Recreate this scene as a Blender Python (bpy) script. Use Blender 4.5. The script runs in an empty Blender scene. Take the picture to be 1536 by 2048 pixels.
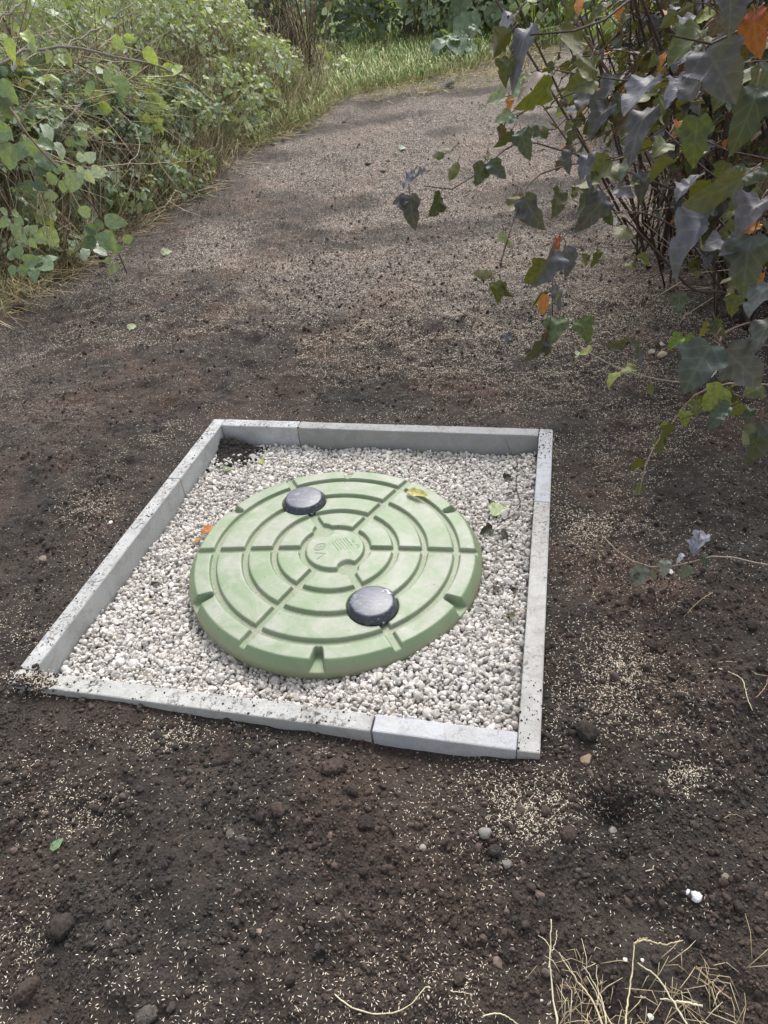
import bpy, math, random
import numpy as np
random.seed(7)
RNG = np.random.default_rng(11)
scene = bpy.context.scene
COL = scene.collection
R = math.radians

# ------------------------------------------------------------------ camera
PW, PH, F = 1536, 2048, 1423.74
PITCH, ROLL, CH = 0.6468, -0.1082, 1.3712
fw = np.array([0, math.cos(PITCH), -math.sin(PITCH)])
r0 = np.array([1.0, 0, 0]); u0 = np.cross(r0, fw)
rt = r0*math.cos(ROLL) + u0*math.sin(ROLL)
up = -r0*math.sin(ROLL) + u0*math.cos(ROLL)
CAM = np.array([0, 0, CH])
from mathutils import Matrix, Vector
cam = bpy.data.cameras.new('camera'); camo = bpy.data.objects.new('camera', cam); COL.objects.link(camo)
cam.sensor_fit = 'VERTICAL'; cam.sensor_height = 24; cam.lens = 24*F/PH
cam.clip_start = 0.02; cam.clip_end = 500
camo.matrix_world = Matrix(((rt[0], up[0], -fw[0], 0), (rt[1], up[1], -fw[1], 0), (rt[2], up[2], -fw[2], CH), (0, 0, 0, 1)))
scene.camera = camo

def ray(px, py):
    px = np.asarray(px, float); py = np.asarray(py, float)
    return fw + rt*((px-PW/2)/F)[..., None] - up*((py-PH/2)/F)[..., None]
def P(px, py, d):
    return CAM + ray(px, py)*np.asarray(d, float)[..., None]

# ------------------------------------------------------------------ noise
def vnoise(x, y, seed=0):
    xi = np.floor(x).astype(np.int64); yi = np.floor(y).astype(np.int64)
    fx = x-xi; fy = y-yi
    fx = fx*fx*fx*(fx*(fx*6-15)+10); fy = fy*fy*fy*(fy*(fy*6-15)+10)
    def h(a, b):
        n = (a*374761393 + b*668265263 + seed*974634533) & 0xffffffff
        n = ((n ^ (n >> 13))*1274126177) & 0xffffffff
        n = n ^ (n >> 16)
        return (n & 0xffff)/65535.0
    a = h(xi, yi); b = h(xi+1, yi); c = h(xi, yi+1); d = h(xi+1, yi+1)
    return a + (b-a)*fx + (c-a)*fy + (a-b-c+d)*fx*fy
def sstep(a, b, x):
    t = np.clip((x-a)/(b-a), 0, 1); return t*t*(3-2*t)

# ------------------------------------------------------------------ kerb frame geometry (m)
FR = np.array([0.2792, 0.8926]); BR = np.array([0.6433, 2.2034]); BL = np.array([-0.6396, 2.5584]); FL = np.array([-1.0145, 1.2634])
QUAD = [FR, BR, BL, FL]          # counter-clockwise
KW = 0.05
def frame_dist(x, y):
    """signed distance to the outer frame rectangle, positive inside"""
    d = None
    for i in range(4):
        a, b = QUAD[i], QUAD[(i+1) % 4]; e = (b-a)/np.linalg.norm(b-a)
        s = e[0]*(y-a[1]) - e[1]*(x-a[0])
        d = s if d is None else np.minimum(d, s)
    return d

# boundary of the bare soil on the left (ground points) -- distance beyond it rises into a bank
BND = np.array([(-3.4, 0.0), (-2.9, 2.6), (-2.37, 3.5), (-1.95, 3.82), (-1.76, 4.38), (-1.55, 5.1), (-1.42, 5.5), (-1.15, 5.94), (-.92, 6.81), (-.70, 7.55), (-.22, 8.74), (.10, 9.5)])
def bank_dist(x, y):
    xb = np.interp(y, BND[:, 1], BND[:, 0])
    return (xb - x)
def blob(x, y, cx, cy, sx, sy, h):
    return h*np.exp(-((x-cx)/sx)**2 - ((y-cy)/sy)**2)
def gz_smooth(x, y):
    z = -0.02 + 0.045*(np.sqrt((y-3.2)**2+1.0)+(y-3.2)-0.3)/2*(y > -50)
    z = z + 0.035*(vnoise(x*1.1+3, y*1.1, 1)-.5)*sstep(0.35, 1.2, -frame_dist(x, y))
    d = bank_dist(x, y)
    z = z + 0.75*sstep(0.15, 1.7, d) + 0.7*sstep(1.5, 5, d)
    # lower in front of the front board
    e = (FR-FL)/np.linalg.norm(FR-FL)
    t = (x-FL[0])*e[0] + (y-FL[1])*e[1]; s = -(e[0]*(y-FL[1]) - e[1]*(x-FL[0]))
    m = np.exp(-((s-0.0)/0.13)**2)*sstep(-.07, -.02, s)*(1-sstep(1.33, 1.5, t))
    z = z - m*(0.014*sstep(0.30, 0.75, t) + 0.013*sstep(0.85, 1.05, t)*(1-sstep(1.17, 1.24, t)))
    z = z + blob(x, y, 0.27, 0.855, 0.05, 0.05, 0.022)
    # little heap over the front-left corner of the frame
    z = z + blob(x, y, -1.04, 1.23, 0.06, 0.05, 0.012) + blob(x, y, 0.66, 2.22, 0.05, 0.06, 0.024)
    # hollows and humps, lower right
    z = z - blob(x, y, 0.40, 0.765, 0.055, 0.045, 0.075) - blob(x, y, 0.39, 0.675, 0.03, 0.022, 0.04) + blob(x, y, .33, .74, .05, .04, .012) + blob(x, y, .49, .80, .05, .04, .012)
    z = z - blob(x, y, 0.62, 0.82, 0.14, 0.08, 0.018) + blob(x, y, 0.62, 0.92, 0.2, 0.06, 0.008)
    z = z + blob(x, y, 0.32, 0.49, 0.09, 0.06, 0.022) + blob(x, y, 0.46, 0.60, 0.10, 0.07, 0.02) - blob(x, y, 0.42, 0.55, 0.06, 0.03, 0.018)
    z = z + blob(x, y, 1.35, 3.3, 0.5, 0.25, 0.05) + blob(x, y, -1.93, 3.9, 0.2, 0.25, 0.06)
    return z
def gz(x, y, fine=True):
    z = gz_smooth(x, y)
    if fine:
        dist = np.hypot(x, y)
        n = 0.024*(vnoise(x*7, y*7, 2)-.5) + 0.016*(vnoise(x*17, y*17, 3)-.5)
        b = np.abs(vnoise(x*30, y*30, 4)-.5)*2
        n = n + 0.010*(b-.5) + 0.008*(np.abs(vnoise(x*62, y*62, 5)-.5)*2-.5)*(dist < 6)
        lump = sstep(0.62, 0.85, vnoise(x*11, y*11, 6))
        n = n + 0.012*lump
        near = np.clip(-frame_dist(x, y)/0.25, 0.25, 1)
        z = z + n*near
    fd = frame_dist(x, y)
    ins = sstep(0.008, 0.042, fd)
    return z*(1-ins) + ins*(-0.155)
def ground_hit(px, py, it=14):
    """where a sight line through the photograph meets the ground"""
    d = ray(px, py); lo = np.full(d.shape[0], .4); hi = np.full(d.shape[0], 60.0); found = np.zeros(d.shape[0], bool)
    prev = .4
    for t in .4*1.115**np.arange(1, 47):                     # march, then halve the step that crosses the surface
        X = CAM + d*t; below = (X[:, 2] < gz_smooth(X[:, 0], X[:, 1])) & ~found
        lo[below] = prev; hi[below] = t; found |= below; prev = t
    for _ in range(13):
        m = (lo+hi)/2; X = CAM + d*m[:, None]; b = X[:, 2] < gz_smooth(X[:, 0], X[:, 1])
        hi = np.where(b, m, hi); lo = np.where(b, lo, m)
    return CAM + d*hi[:, None]
BEX = ground_hit(np.array([640., 700, 850, 1000, 1130, 1260, 1330]), np.array([225., 190, 165, 120, 95, 72, 60]))
def back_edge(x): return np.interp(x, BEX[:, 0], BEX[:, 1])
def G(px, py):
    X = ground_hit(np.array([float(px)]), np.array([float(py)]))[0]
    X[2] = float(gz(X[:1], X[1:2])[0]); return X

# ------------------------------------------------------------------ mesh plumbing
class MB:
    def __init__(self): self.v = []; self.f = []; self.c = []; self.u = []; self.n = 0
    def add(self, v, faces, col=None, uv=None):
        v = np.asarray(v, float).reshape(-1, 3); m = len(v)
        if isinstance(faces, np.ndarray): faces = [faces]
        for fa in faces:
            if len(fa): self.f.append(np.asarray(fa, np.int64) + self.n)
        self.v.append(v)
        if col is None: col = (.5, .5, .5)
        self.c.append(np.broadcast_to(np.asarray(col, float), (m, 3)))
        self.u.append(np.zeros((m, 3)) if uv is None else np.broadcast_to(np.asarray(uv, float), (m, 3)))
        self.n += m
    def build(self, name, mat, parent=None, smooth=True, loc=None):
        me = bpy.data.meshes.new(name)
        V = np.concatenate(self.v)
        if loc is not None: V = V - np.asarray(loc)
        me.vertices.add(len(V)); me.vertices.foreach_set('co', V.ravel().astype(np.float32))
        nl = sum(a.size for a in self.f); npoly = sum(len(a) for a in self.f)
        me.loops.add(nl); me.polygons.add(npoly)
        me.loops.foreach_set('vertex_index', np.concatenate([a.ravel() for a in self.f]).astype(np.int32))
        tot = np.concatenate([np.full(len(a), a.shape[1]) for a in self.f]).astype(np.int32)
        st = np.concatenate([[0], np.cumsum(tot)[:-1]]).astype(np.int32)
        me.polygons.foreach_set('loop_start', st); me.polygons.foreach_set('loop_total', tot)
        me.polygons.foreach_set('use_smooth', np.full(npoly, smooth))
        me.update(calc_edges=True)
        a = me.attributes.new('tint', 'FLOAT_VECTOR', 'POINT'); a.data.foreach_set('vector', np.concatenate(self.c).ravel().astype(np.float32))
        a = me.attributes.new('leafco', 'FLOAT_VECTOR', 'POINT'); a.data.foreach_set('vector', np.concatenate(self.u).ravel().astype(np.float32))
        me.materials.append(mat)
        o = bpy.data.objects.new(name, me); COL.objects.link(o)
        if loc is not None: o.location = loc
        if parent is not None: o.parent = parent
        return o
def tag(o, label=None, cat=None, group=None, kind=None):
    if label: o['label'] = label
    if cat: o['category'] = cat
    if group: o['group'] = group
    if kind: o['kind'] = kind
    return o
def empty(name, loc, label, cat, group=None):
    o = bpy.data.objects.new(name, None); COL.objects.link(o); o.location = loc; o.empty_display_size = .05
    bpy.context.view_layer.update()
    return tag(o, label, cat, group)
def under(o, root):
    """parent a mesh built in world coordinates to an Empty"""
    o.parent = root; o.matrix_parent_inverse = Matrix.Translation(-Vector(root.location)); return o

# ------------------------------------------------------------------ materials
def new_mat(name):
    m = bpy.data.materials.new(name); m.use_nodes = True
    nt = m.node_tree; b = nt.nodes['Principled BSDF']
    return m, nt, b
def N(nt, t, **k):
    n = nt.nodes.new(t)
    for a, v in k.items():
        if a in n.inputs.keys(): n.inputs[a].default_value = v
        else: setattr(n, a, v)
    return n
def L(nt, a, b): nt.links.new(a, b)
def noise(nt, scale, detail=4, rough=.6, vec=None, dist=0):
    n = N(nt, 'ShaderNodeTexNoise'); n.inputs['Scale'].default_value = scale; n.inputs['Detail'].default_value = detail
    n.inputs['Roughness'].default_value = rough; n.inputs['Distortion'].default_value = dist
    if vec is not None: L(nt, vec, n.inputs['Vector'])
    return n
def ramp(nt, src, stops):
    r = N(nt, 'ShaderNodeValToRGB'); el = r.color_ramp.elements
    while len(el) < len(stops): el.new(.5)
    for e, (p, c) in zip(el, stops): e.position = p; e.color = (*c, 1) if len(c) == 3 else c
    L(nt, src, r.inputs[0]); return r
def mix(nt, fac, a, b, mode='MIX'):
    m = N(nt, 'ShaderNodeMix', data_type='RGBA', blend_type=mode)
    for s, v in ((m.inputs[0], fac), (m.inputs[6], a), (m.inputs[7], b)):
        if hasattr(v, 'links') or isinstance(v, bpy.types.NodeSocket): L(nt, v, s)
        else: s.default_value = (*v, 1) if isinstance(v, tuple) else v
    return m.outputs[2]
def bump(nt, b, h, strength, dist, prev=None):
    n = N(nt, 'ShaderNodeBump'); n.inputs['Strength'].default_value = strength; n.inputs['Distance'].default_value = dist
    L(nt, h, n.inputs['Height'])
    if prev is not None: L(nt, prev, n.inputs['Normal'])
    L(nt, n.outputs[0], b.inputs['Normal']); return n.outputs[0]
def objco(nt):
    return N(nt, 'ShaderNodeTexCoord').outputs['Object']
def attr(nt, name):
    return N(nt, 'ShaderNodeAttribute', attribute_name=name).outputs

def mat_soil():
    m, nt, b = new_mat('soil'); co = objco(nt)
    n1 = noise(nt, 2.2, 5, .6, co, .4); n2 = noise(nt, 9, 5, .65, co)
    c = ramp(nt, n1.outputs[0], [(.33, (.036, .032, .029)), (.50, (.047, .039, .034)), (.66, (.078, .053, .042))]).outputs[0]
    c2 = ramp(nt, n2.outputs[0], [(.3, (.55, .55, .56)), (.7, (1.25, 1.22, 1.2))]).outputs[0]
    c = mix(nt, 1.0, c, c2, 'MULTIPLY')
    n3 = noise(nt, 160, 3, .7, co)
    c3 = ramp(nt, n3.outputs[0], [(.3, (.5, .5, .5)), (.62, (1.25, 1.25, 1.25)), (.74, (2.6, 2.3, 2.0))]).outputs[0]
    c = mix(nt, .8, c, c3, 'MULTIPLY')
    t = attr(nt, 'tint')[0]                                   # litter and turf, a real ground colour
    s = N(nt, 'ShaderNodeSeparateXYZ'); L(nt, t, s.inputs[0])
    lit = ramp(nt, noise(nt, 30, 4, .7, co).outputs[0], [(.3, (.03, .024, .016)), (.6, (.09, .07, .04)), (.8, (.22, .17, .09))]).outputs[0]
    grn = ramp(nt, noise(nt, 14, 4, .7, co).outputs[0], [(.3, (.05, .08, .022)), (.7, (.14, .20, .05))]).outputs[0]
    c = mix(nt, s.outputs[0], c, lit); c = mix(nt, s.outputs[1], c, grn)
    # far ground is thickly sown: pale husks in the soil
    sp = noise(nt, 120, 2, .6, co); spm = ramp(nt, sp.outputs[0], [(.46, (0, 0, 0)), (.60, (1, 1, 1))]).outputs[0]
    sp2 = ramp(nt, noise(nt, 42, 3, .7, co).outputs[0], [(.38, (.25,)*3), (.60, (1,)*3)]).outputs[0]
    spm = mix(nt, 1.0, spm, sp2, 'MULTIPLY')
    mm = N(nt, 'ShaderNodeMath', operation='MULTIPLY'); L(nt, spm, mm.inputs[0]); L(nt, s.outputs[2], mm.inputs[1])
    c = mix(nt, mm.outputs[0], c, (.45, .385, .335))
    L(nt, c, b.inputs['Base Color']); b.inputs['Roughness'].default_value = .95; b.inputs['Specular IOR Level'].default_value = .25
    vo = N(nt, 'ShaderNodeTexVoronoi'); vo.inputs['Scale'].default_value = 130; L(nt, co, vo.inputs['Vector'])
    p = bump(nt, b, vo.outputs['Distance'], .55, .006)
    bump(nt, b, noise(nt, 260, 4, .7, co).outputs[0], .6, .004, p)
    return m
def mat_tint(name, rough=.9, spec=.3, vary=.35, scale=60, bumps=.3, dist=.003):
    m, nt, b = new_mat(name); co = objco(nt)
    t = attr(nt, 'tint')[0]
    n = noise(nt, scale, 4, .65, co)
    c = ramp(nt, n.outputs[0], [(.3, (1-vary,)*3), (.7, (1+vary,)*3)]).outputs[0]
    c = mix(nt, 1.0, t, c, 'MULTIPLY')
    L(nt, c, b.inputs['Base Color']); b.inputs['Roughness'].default_value = rough; b.inputs['Specular IOR Level'].default_value = spec
    if bumps: bump(nt, b, n.outputs[0], bumps, dist)
    return m
def mat_leaf(name, rough=.42, trans=.35, under=(.14, .16, .05), under_mix=.6, veins=9.0, vcon=.28, vbump=.35):
    m, nt, b = new_mat(name)
    t = attr(nt, 'tint')[0]; lc = attr(nt, 'leafco')[1]
    s = N(nt, 'ShaderNodeSeparateXYZ'); L(nt, lc, s.inputs[0])
    ax = N(nt, 'ShaderNodeMath', operation='ABSOLUTE'); L(nt, s.outputs[0], ax.inputs[0])
    k = N(nt, 'ShaderNodeMath', operation='MULTIPLY_ADD'); L(nt, ax.outputs[0], k.inputs[0]); k.inputs[1].default_value = -.75; L(nt, s.outputs[1], k.inputs[2])
    w = N(nt, 'ShaderNodeMath', operation='MULTIPLY'); L(nt, k.outputs[0], w.inputs[0]); w.inputs[1].default_value = veins
    fr = N(nt, 'ShaderNodeMath', operation='FRACT'); L(nt, w.outputs[0], fr.inputs[0])
    tri = ramp(nt, fr.outputs[0], [(0, (1,)*3), (.12, (.15,)*3), (.5, (0,)*3), (.9, (.15,)*3), (1, (1,)*3)]).outputs[0]
    mid = ramp(nt, ax.outputs[0], [(0, (1,)*3), (.02, (.8,)*3), (.045, (0,)*3)]).outputs[0]
    vein = N(nt, 'ShaderNodeMath', operation='MAXIMUM'); L(nt, tri, vein.inputs[0]); L(nt, mid, vein.inputs[1])
    n = noise(nt, 5, 4, .6, lc)
    var = ramp(nt, n.outputs[0], [(.3, (.58,)*3), (.7, (1.42,)*3)]).outputs[0]
    c = mix(nt, 1.0, t, var, 'MULTIPLY')
    vf = N(nt, 'ShaderNodeMath', operation='MULTIPLY'); L(nt, vein.outputs[0], vf.inputs[0]); vf.inputs[1].default_value = vcon
    pale = mix(nt, .5, c, (.40, .42, .26))
    c = mix(nt, vf.outputs[0], c, pale)
    geo = N(nt, 'ShaderNodeNewGeometry')
    uc = mix(nt, under_mix, c, under)
    c = mix(nt, geo.outputs['Backfacing'], c, uc)
    L(nt, c, b.inputs['Base Color']); b.inputs['Roughness'].default_value = rough; b.inputs['Specular IOR Level'].default_value = .42
    bump(nt, b, vein.outputs[0], vbump, .004)
    tr = N(nt, 'ShaderNodeBsdfTranslucent'); tc = mix(nt, 1.0, uc, (1.5, 1.45, .6), 'MULTIPLY'); L(nt, tc, tr.inputs[0])
    mx = N(nt, 'ShaderNodeMixShader'); mx.inputs[0].default_value = trans
    L(nt, b.outputs[0], mx.inputs[1]); L(nt, tr.outputs[0], mx.inputs[2])
    L(nt, mx.outputs[0], nt.nodes['Material Output'].inputs['Surface'])
    return m
def mat_concrete(name, base, speck=1.0, blue=0.0, seed=0.0, stain=.5):
    m, nt, b = new_mat(name)
    g = N(nt, 'ShaderNodeNewGeometry').outputs['Position']
    mp = N(nt, 'ShaderNodeMapping'); mp.inputs['Location'].default_value = (seed, seed*2, seed*.7); L(nt, g, mp.inputs[0]); co = mp.outputs[0]
    n = noise(nt, 7, 6, .6, co, .3)
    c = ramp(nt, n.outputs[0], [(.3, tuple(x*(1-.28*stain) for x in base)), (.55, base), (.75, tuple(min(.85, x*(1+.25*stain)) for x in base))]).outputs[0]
    if blue:
        bl = ramp(nt, noise(nt, 22, 4, .6, co).outputs[0], [(.4, (0, 0, 0)), (.65, (1, 1, 1))]).outputs[0]
        bf = N(nt, 'ShaderNodeMath', operation='MULTIPLY'); L(nt, bl, bf.inputs[0]); bf.inputs[1].default_value = blue
        c = mix(nt, bf.outputs[0], c, (.36, .40, .48))
    fine = ramp(nt, noise(nt, 240, 3, .7, co).outputs[0], [(.3, (.84,)*3), (.7, (1.12,)*3)]).outputs[0]
    c = mix(nt, 1.0, c, fine, 'MULTIPLY')
    # soil spilt on the upward faces only: crumbs lie on top
    z = N(nt, 'ShaderNodeSeparateXYZ'); L(nt, N(nt, 'ShaderNodeNewGeometry').outputs['Normal'], z.inputs[0])
    upf = ramp(nt, z.outputs[2], [(.6, (0, 0, 0)), (.9, (1, 1, 1))]).outputs[0]
    d1 = ramp(nt, noise(nt, 95, 4, .65, co).outputs[0], [(.53, (0, 0, 0)), (.60, (1, 1, 1))]).outputs[0]
    d2 = ramp(nt, noise(nt, 7.5, 3, .6, co).outputs[0], [(.44, (.05,)*3), (.62, (1,)*3)]).outputs[0]
    a1 = mix(nt, 1.0, d1, d2, 'MULTIPLY'); a1 = mix(nt, 1.0, a1, upf, 'MULTIPLY')
    fs = N(nt, 'ShaderNodeMath', operation='MULTIPLY'); L(nt, a1, fs.inputs[0]); fs.inputs[1].default_value = min(1.0, speck)
    c = mix(nt, fs.outputs[0], c, (.075, .066, .06))
    sm = ramp(nt, noise(nt, 16, 5, .7, co, .6).outputs[0], [(.48, (0, 0, 0)), (.72, (1, 1, 1))]).outputs[0]
    fs2 = N(nt, 'ShaderNodeMath', operation='MULTIPLY'); L(nt, sm, fs2.inputs[0]); fs2.inputs[1].default_value = .55*min(1, speck+.25)
    c = mix(nt, fs2.outputs[0], c, (.20, .18, .155))
    po = ramp(nt, noise(nt, 420, 2, .5, co).outputs[0], [(.66, (0, 0, 0)), (.72, (.6, .6, .6))]).outputs[0]
    c = mix(nt, po, c, (.16, .16, .155))
    L(nt, c, b.inputs['Base Color']); b.inputs['Roughness'].default_value = .82; b.inputs['Specular IOR Level'].default_value = .3
    p = bump(nt, b, noise(nt, 320, 4, .7, co).outputs[0], .25, .002)
    bump(nt, b, fs.outputs[0], .5, .003, p)
    return m
def mat_lid():
    m, nt, b = new_mat('moulded_green_plastic'); co = objco(nt)
    t = attr(nt, 'tint')[0]; s = N(nt, 'ShaderNodeSeparateXYZ'); L(nt, t, s.inputs[0])   # x: groove floor, y: top face, z: flank
    n = noise(nt, 5, 5, .6, co, .5)
    c = ramp(nt, n.outputs[0], [(.3, (.145, .215, .115)), (.7, (.20, .27, .155))]).outputs[0]
    # scuffed chalky film on the top of the segments
    f1 = ramp(nt, noise(nt, 8, 6, .7, co, .6).outputs[0], [(.38, (0, 0, 0)), (.60, (1, 1, 1))]).outputs[0]
    a = mix(nt, 1.0, f1, s.outputs[1], 'MULTIPLY')
    fx = N(nt, 'ShaderNodeMath', operation='MULTIPLY'); L(nt, a, fx.inputs[0]); fx.inputs[1].default_value = .8
    c = mix(nt, fx.outputs[0], c, ramp(nt, noise(nt, 55, 4, .7, co).outputs[0], [(.3, (.255, .28, .23)), (.7, (.345, .335, .295))]).outputs[0])
    # dried silt in the grooves
    f2 = ramp(nt, noise(nt, 13, 6, .7, co, .3).outputs[0], [(.40, (.10,)*3), (.60, (1, 1, 1))]).outputs[0]
    a = mix(nt, 1.0, f2, s.outputs[0], 'MULTIPLY')
    fx = N(nt, 'ShaderNodeMath', operation='MULTIPLY'); L(nt, a, fx.inputs[0]); fx.inputs[1].default_value = .85
    silt = ramp(nt, noise(nt, 150, 3, .7, co).outputs[0], [(.3, (.14, .13, .095)), (.5, (.22, .235, .17)), (.7, (.29, .29, .23))]).outputs[0]
    c = mix(nt, fx.outputs[0], c, silt)
    f6 = ramp(nt, noise(nt, 10, 6, .7, co, .5).outputs[0], [(.36, (.1,)*3), (.62, (.75,)*3)]).outputs[0]
    a = mix(nt, 1.0, f6, s.outputs[2], 'MULTIPLY'); c = mix(nt, a, c, (.20, .18, .125))
    # a few rusty and pale marks
    f3 = ramp(nt, noise(nt, 17, 5, .75, co, .8).outputs[0], [(.64, (0, 0, 0)), (.72, (.8, .8, .8))]).outputs[0]
    c = mix(nt, f3, c, (.30, .245, .175))
    mp = N(nt, 'ShaderNodeMapping'); mp.inputs['Rotation'].default_value = (0, 0, .9); mp.inputs['Scale'].default_value = (18, 90, 18); L(nt, co, mp.inputs[0])
    f4 = ramp(nt, noise(nt, 1, 3, .6, mp.outputs[0]).outputs[0], [(.70, (0, 0, 0)), (.76, (.7, .7, .7))]).outputs[0]
    c = mix(nt, f4, c, (.46, .53, .43))
    f5 = ramp(nt, noise(nt, 90, 2, .5, co).outputs[0], [(.73, (0, 0, 0)), (.76, (1, 1, 1))]).outputs[0]
    c = mix(nt, f5, c, (.07, .06, .05))
    L(nt, c, b.inputs['Base Color'])
    L(nt, ramp(nt, n.outputs[0], [(.3, (.40,)*3), (.7, (.58,)*3)]).outputs[0], b.inputs['Roughness'])
    b.inputs['Specular IOR Level'].default_value = .45
    bump(nt, b, noise(nt, 130, 4, .6, co).outputs[0], .12, .002)
    return m
def mat_cap():
    m, nt, b = new_mat('dusty_black_plastic'); co = objco(nt)
    n = noise(nt, 40, 6, .75, co, .4)
    c = ramp(nt, n.outputs[0], [(.35, (.022, .026, .036)), (.56, (.040, .046, .062)), (.68, (.10, .11, .14)), (.78, (.26, .28, .31))]).outputs[0]
    z = N(nt, 'ShaderNodeSeparateXYZ'); L(nt, N(nt, 'ShaderNodeNewGeometry').outputs['Normal'], z.inputs[0])
    top_pale = ramp(nt, z.outputs[2], [(.82, (0, 0, 0)), (.96, (.42, .42, .42))]).outputs[0]  # paler blue-grey tone on upward faces
    c = mix(nt, top_pale, c, ramp(nt, n.outputs[0], [(.3, (.10, .115, .16)), (.7, (.20, .22, .28))]).outputs[0])
    mp = N(nt, 'ShaderNodeMapping'); mp.inputs['Rotation'].default_value = (0, 0, .5); mp.inputs['Scale'].default_value = (25, 110, 25); L(nt, co, mp.inputs[0])
    sc = ramp(nt, noise(nt, 1, 4, .7, mp.outputs[0], .5).outputs[0], [(.60, (0, 0, 0)), (.70, (.7, .7, .7))]).outputs[0]
    c = mix(nt, sc, c, (.34, .36, .40))
    sp = ramp(nt, noise(nt, 130, 3, .6, co).outputs[0], [(.63, (0, 0, 0)), (.70, (.7, .7, .7))]).outputs[0]
    c = mix(nt, sp, c, (.40, .40, .42))
    L(nt, c, b.inputs['Base Color']); b.inputs['Roughness'].default_value = .36
    bump(nt, b, noise(nt, 200, 3, .6, co).outputs[0], .12, .001)
    return m
SOIL = mat_soil()
CLOD = mat_tint('soil_clod', .95, .25, .45, 90, .6, .004)
STONE = mat_tint('limestone', .75, .35, .12, 70, .35, .0015)
SEED = mat_tint('seed_husk', .7, .35, .15, 200, 0)
STRAW = mat_tint('dry_straw', .75, .3, .2, 80, 0)
BARK = mat_tint('bark', .8, .3, .35, 120, .4, .001)
LIDM = mat_lid(); CAPM = mat_cap()
NINE = mat_leaf('purple_shrub_leaf', .5, .20, (.085, .090, .020), .75, 4.0, .20, .14)
BRAM = mat_leaf('bramble_leaf', .38, .30, (.20, .25, .14), .6, 9.0, .22)
FALL = mat_leaf('fallen_leaf', .6, .15, (.3, .25, .1), .2, 7.0)
GRASS = mat_tint('grass_blade', .55, .4, .2, 30, 0)

# ------------------------------------------------------------------ shape kits
def ico(sub):
    t = (1+5**.5)/2
    v = [(-1, t, 0), (1, t, 0), (-1, -t, 0), (1, -t, 0), (0, -1, t), (0, 1, t), (0, -1, -t), (0, 1, -t), (t, 0, -1), (t, 0, 1), (-t, 0, -1), (-t, 0, 1)]
    f = [(0, 11, 5), (0, 5, 1), (0, 1, 7), (0, 7, 10), (0, 10, 11), (1, 5, 9), (5, 11, 4), (11, 10, 2), (10, 7, 6), (7, 1, 8), (3, 9, 4), (3, 4, 2), (3, 2, 6), (3, 6, 8), (3, 8, 9), (4, 9, 5), (2, 4, 11), (6, 2, 10), (8, 6, 7), (9, 8, 1)]
    v = [np.array(a)/np.linalg.norm(a) for a in v]
    for _ in range(sub):
        cache = {}; nf = []
        def midp(a, b):
            k = (min(a, b), max(a, b))
            if k not in cache:
                q = v[a]+v[b]; v.append(q/np.linalg.norm(q)); cache[k] = len(v)-1
            return cache[k]
        for a, b, c in f:
            x, y, z = midp(a, b), midp(b, c), midp(c, a)
            nf += [(a, x, z), (b, y, x), (c, z, y), (x, y, z)]
        f = nf
    return np.array(v), np.array(f)
ICO = [ico(0), ico(1), ico(2), ico(3)]
def chip(sub, seed, cuts=9, lo=.55, hi=.95):
    """an angular stone: a ball cut flat by a few planes"""
    r = np.random.default_rng(seed); v = ICO[sub][0].copy()
    for _ in range(cuts):
        n = r.normal(size=3); n /= np.linalg.norm(n); d = r.uniform(lo, hi)
        s = v@n; k = s > d; v[k] -= n*((s[k]-d)[:, None])
    return v
def lumpy(sub, seed, amp=.22):
    r = np.random.default_rng(seed); v = chip(sub, seed+500, 6, .72, 1.0); o = np.ones(len(v))
    for _ in range(11):
        n = r.normal(size=3); n /= np.linalg.norm(n); o += amp*np.maximum(0, v@n-.3)*r.choice([-1, 1])
    o += r.normal(size=len(v))*amp*.18
    return v*o[:, None]
def rand_rot(n, rng=RNG):
    q = rng.normal(size=(n, 4)); q /= np.linalg.norm(q, axis=1)[:, None]
    w, x, y, z = q.T
    return np.stack([np.stack([1-2*(y*y+z*z), 2*(x*y-z*w), 2*(x*z+y*w)], -1), np.stack([2*(x*y+z*w), 1-2*(x*x+z*z), 2*(y*z-x*w)], -1), np.stack([2*(x*z-y*w), 2*(y*z+x*w), 1-2*(x*x+y*y)], -1)], 1)
def scatter(mb, tv, tf, pos, rot, scl, col, uv=None):
    """many copies of one template into one mesh builder; scl (n,3), col (n,3)"""
    n = len(pos)
    if n == 0: return
    V = np.einsum('nij,nkj->nki', rot, tv[None]*scl[:, None, :]) + pos[:, None, :]
    Fc = (tf[None] + (np.arange(n)*len(tv))[:, None, None]).reshape(-1, tf.shape[1])
    C = np.repeat(col, len(tv), axis=0)
    U = None if uv is None else np.tile(uv, (n, 1))
    mb.add(V.reshape(-1, 3), Fc, C, U)
def frame_from(d, nrm):
    """rotation with local Y along d and local Z near nrm"""
    d = d/np.linalg.norm(d, axis=-1, keepdims=True)
    z = nrm - d*np.sum(nrm*d, -1, keepdims=True); z = z/np.maximum(np.linalg.norm(z, axis=-1, keepdims=True), 1e-6)
    x = np.cross(d, z)
    return np.stack([x, d, z], -1)
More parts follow.
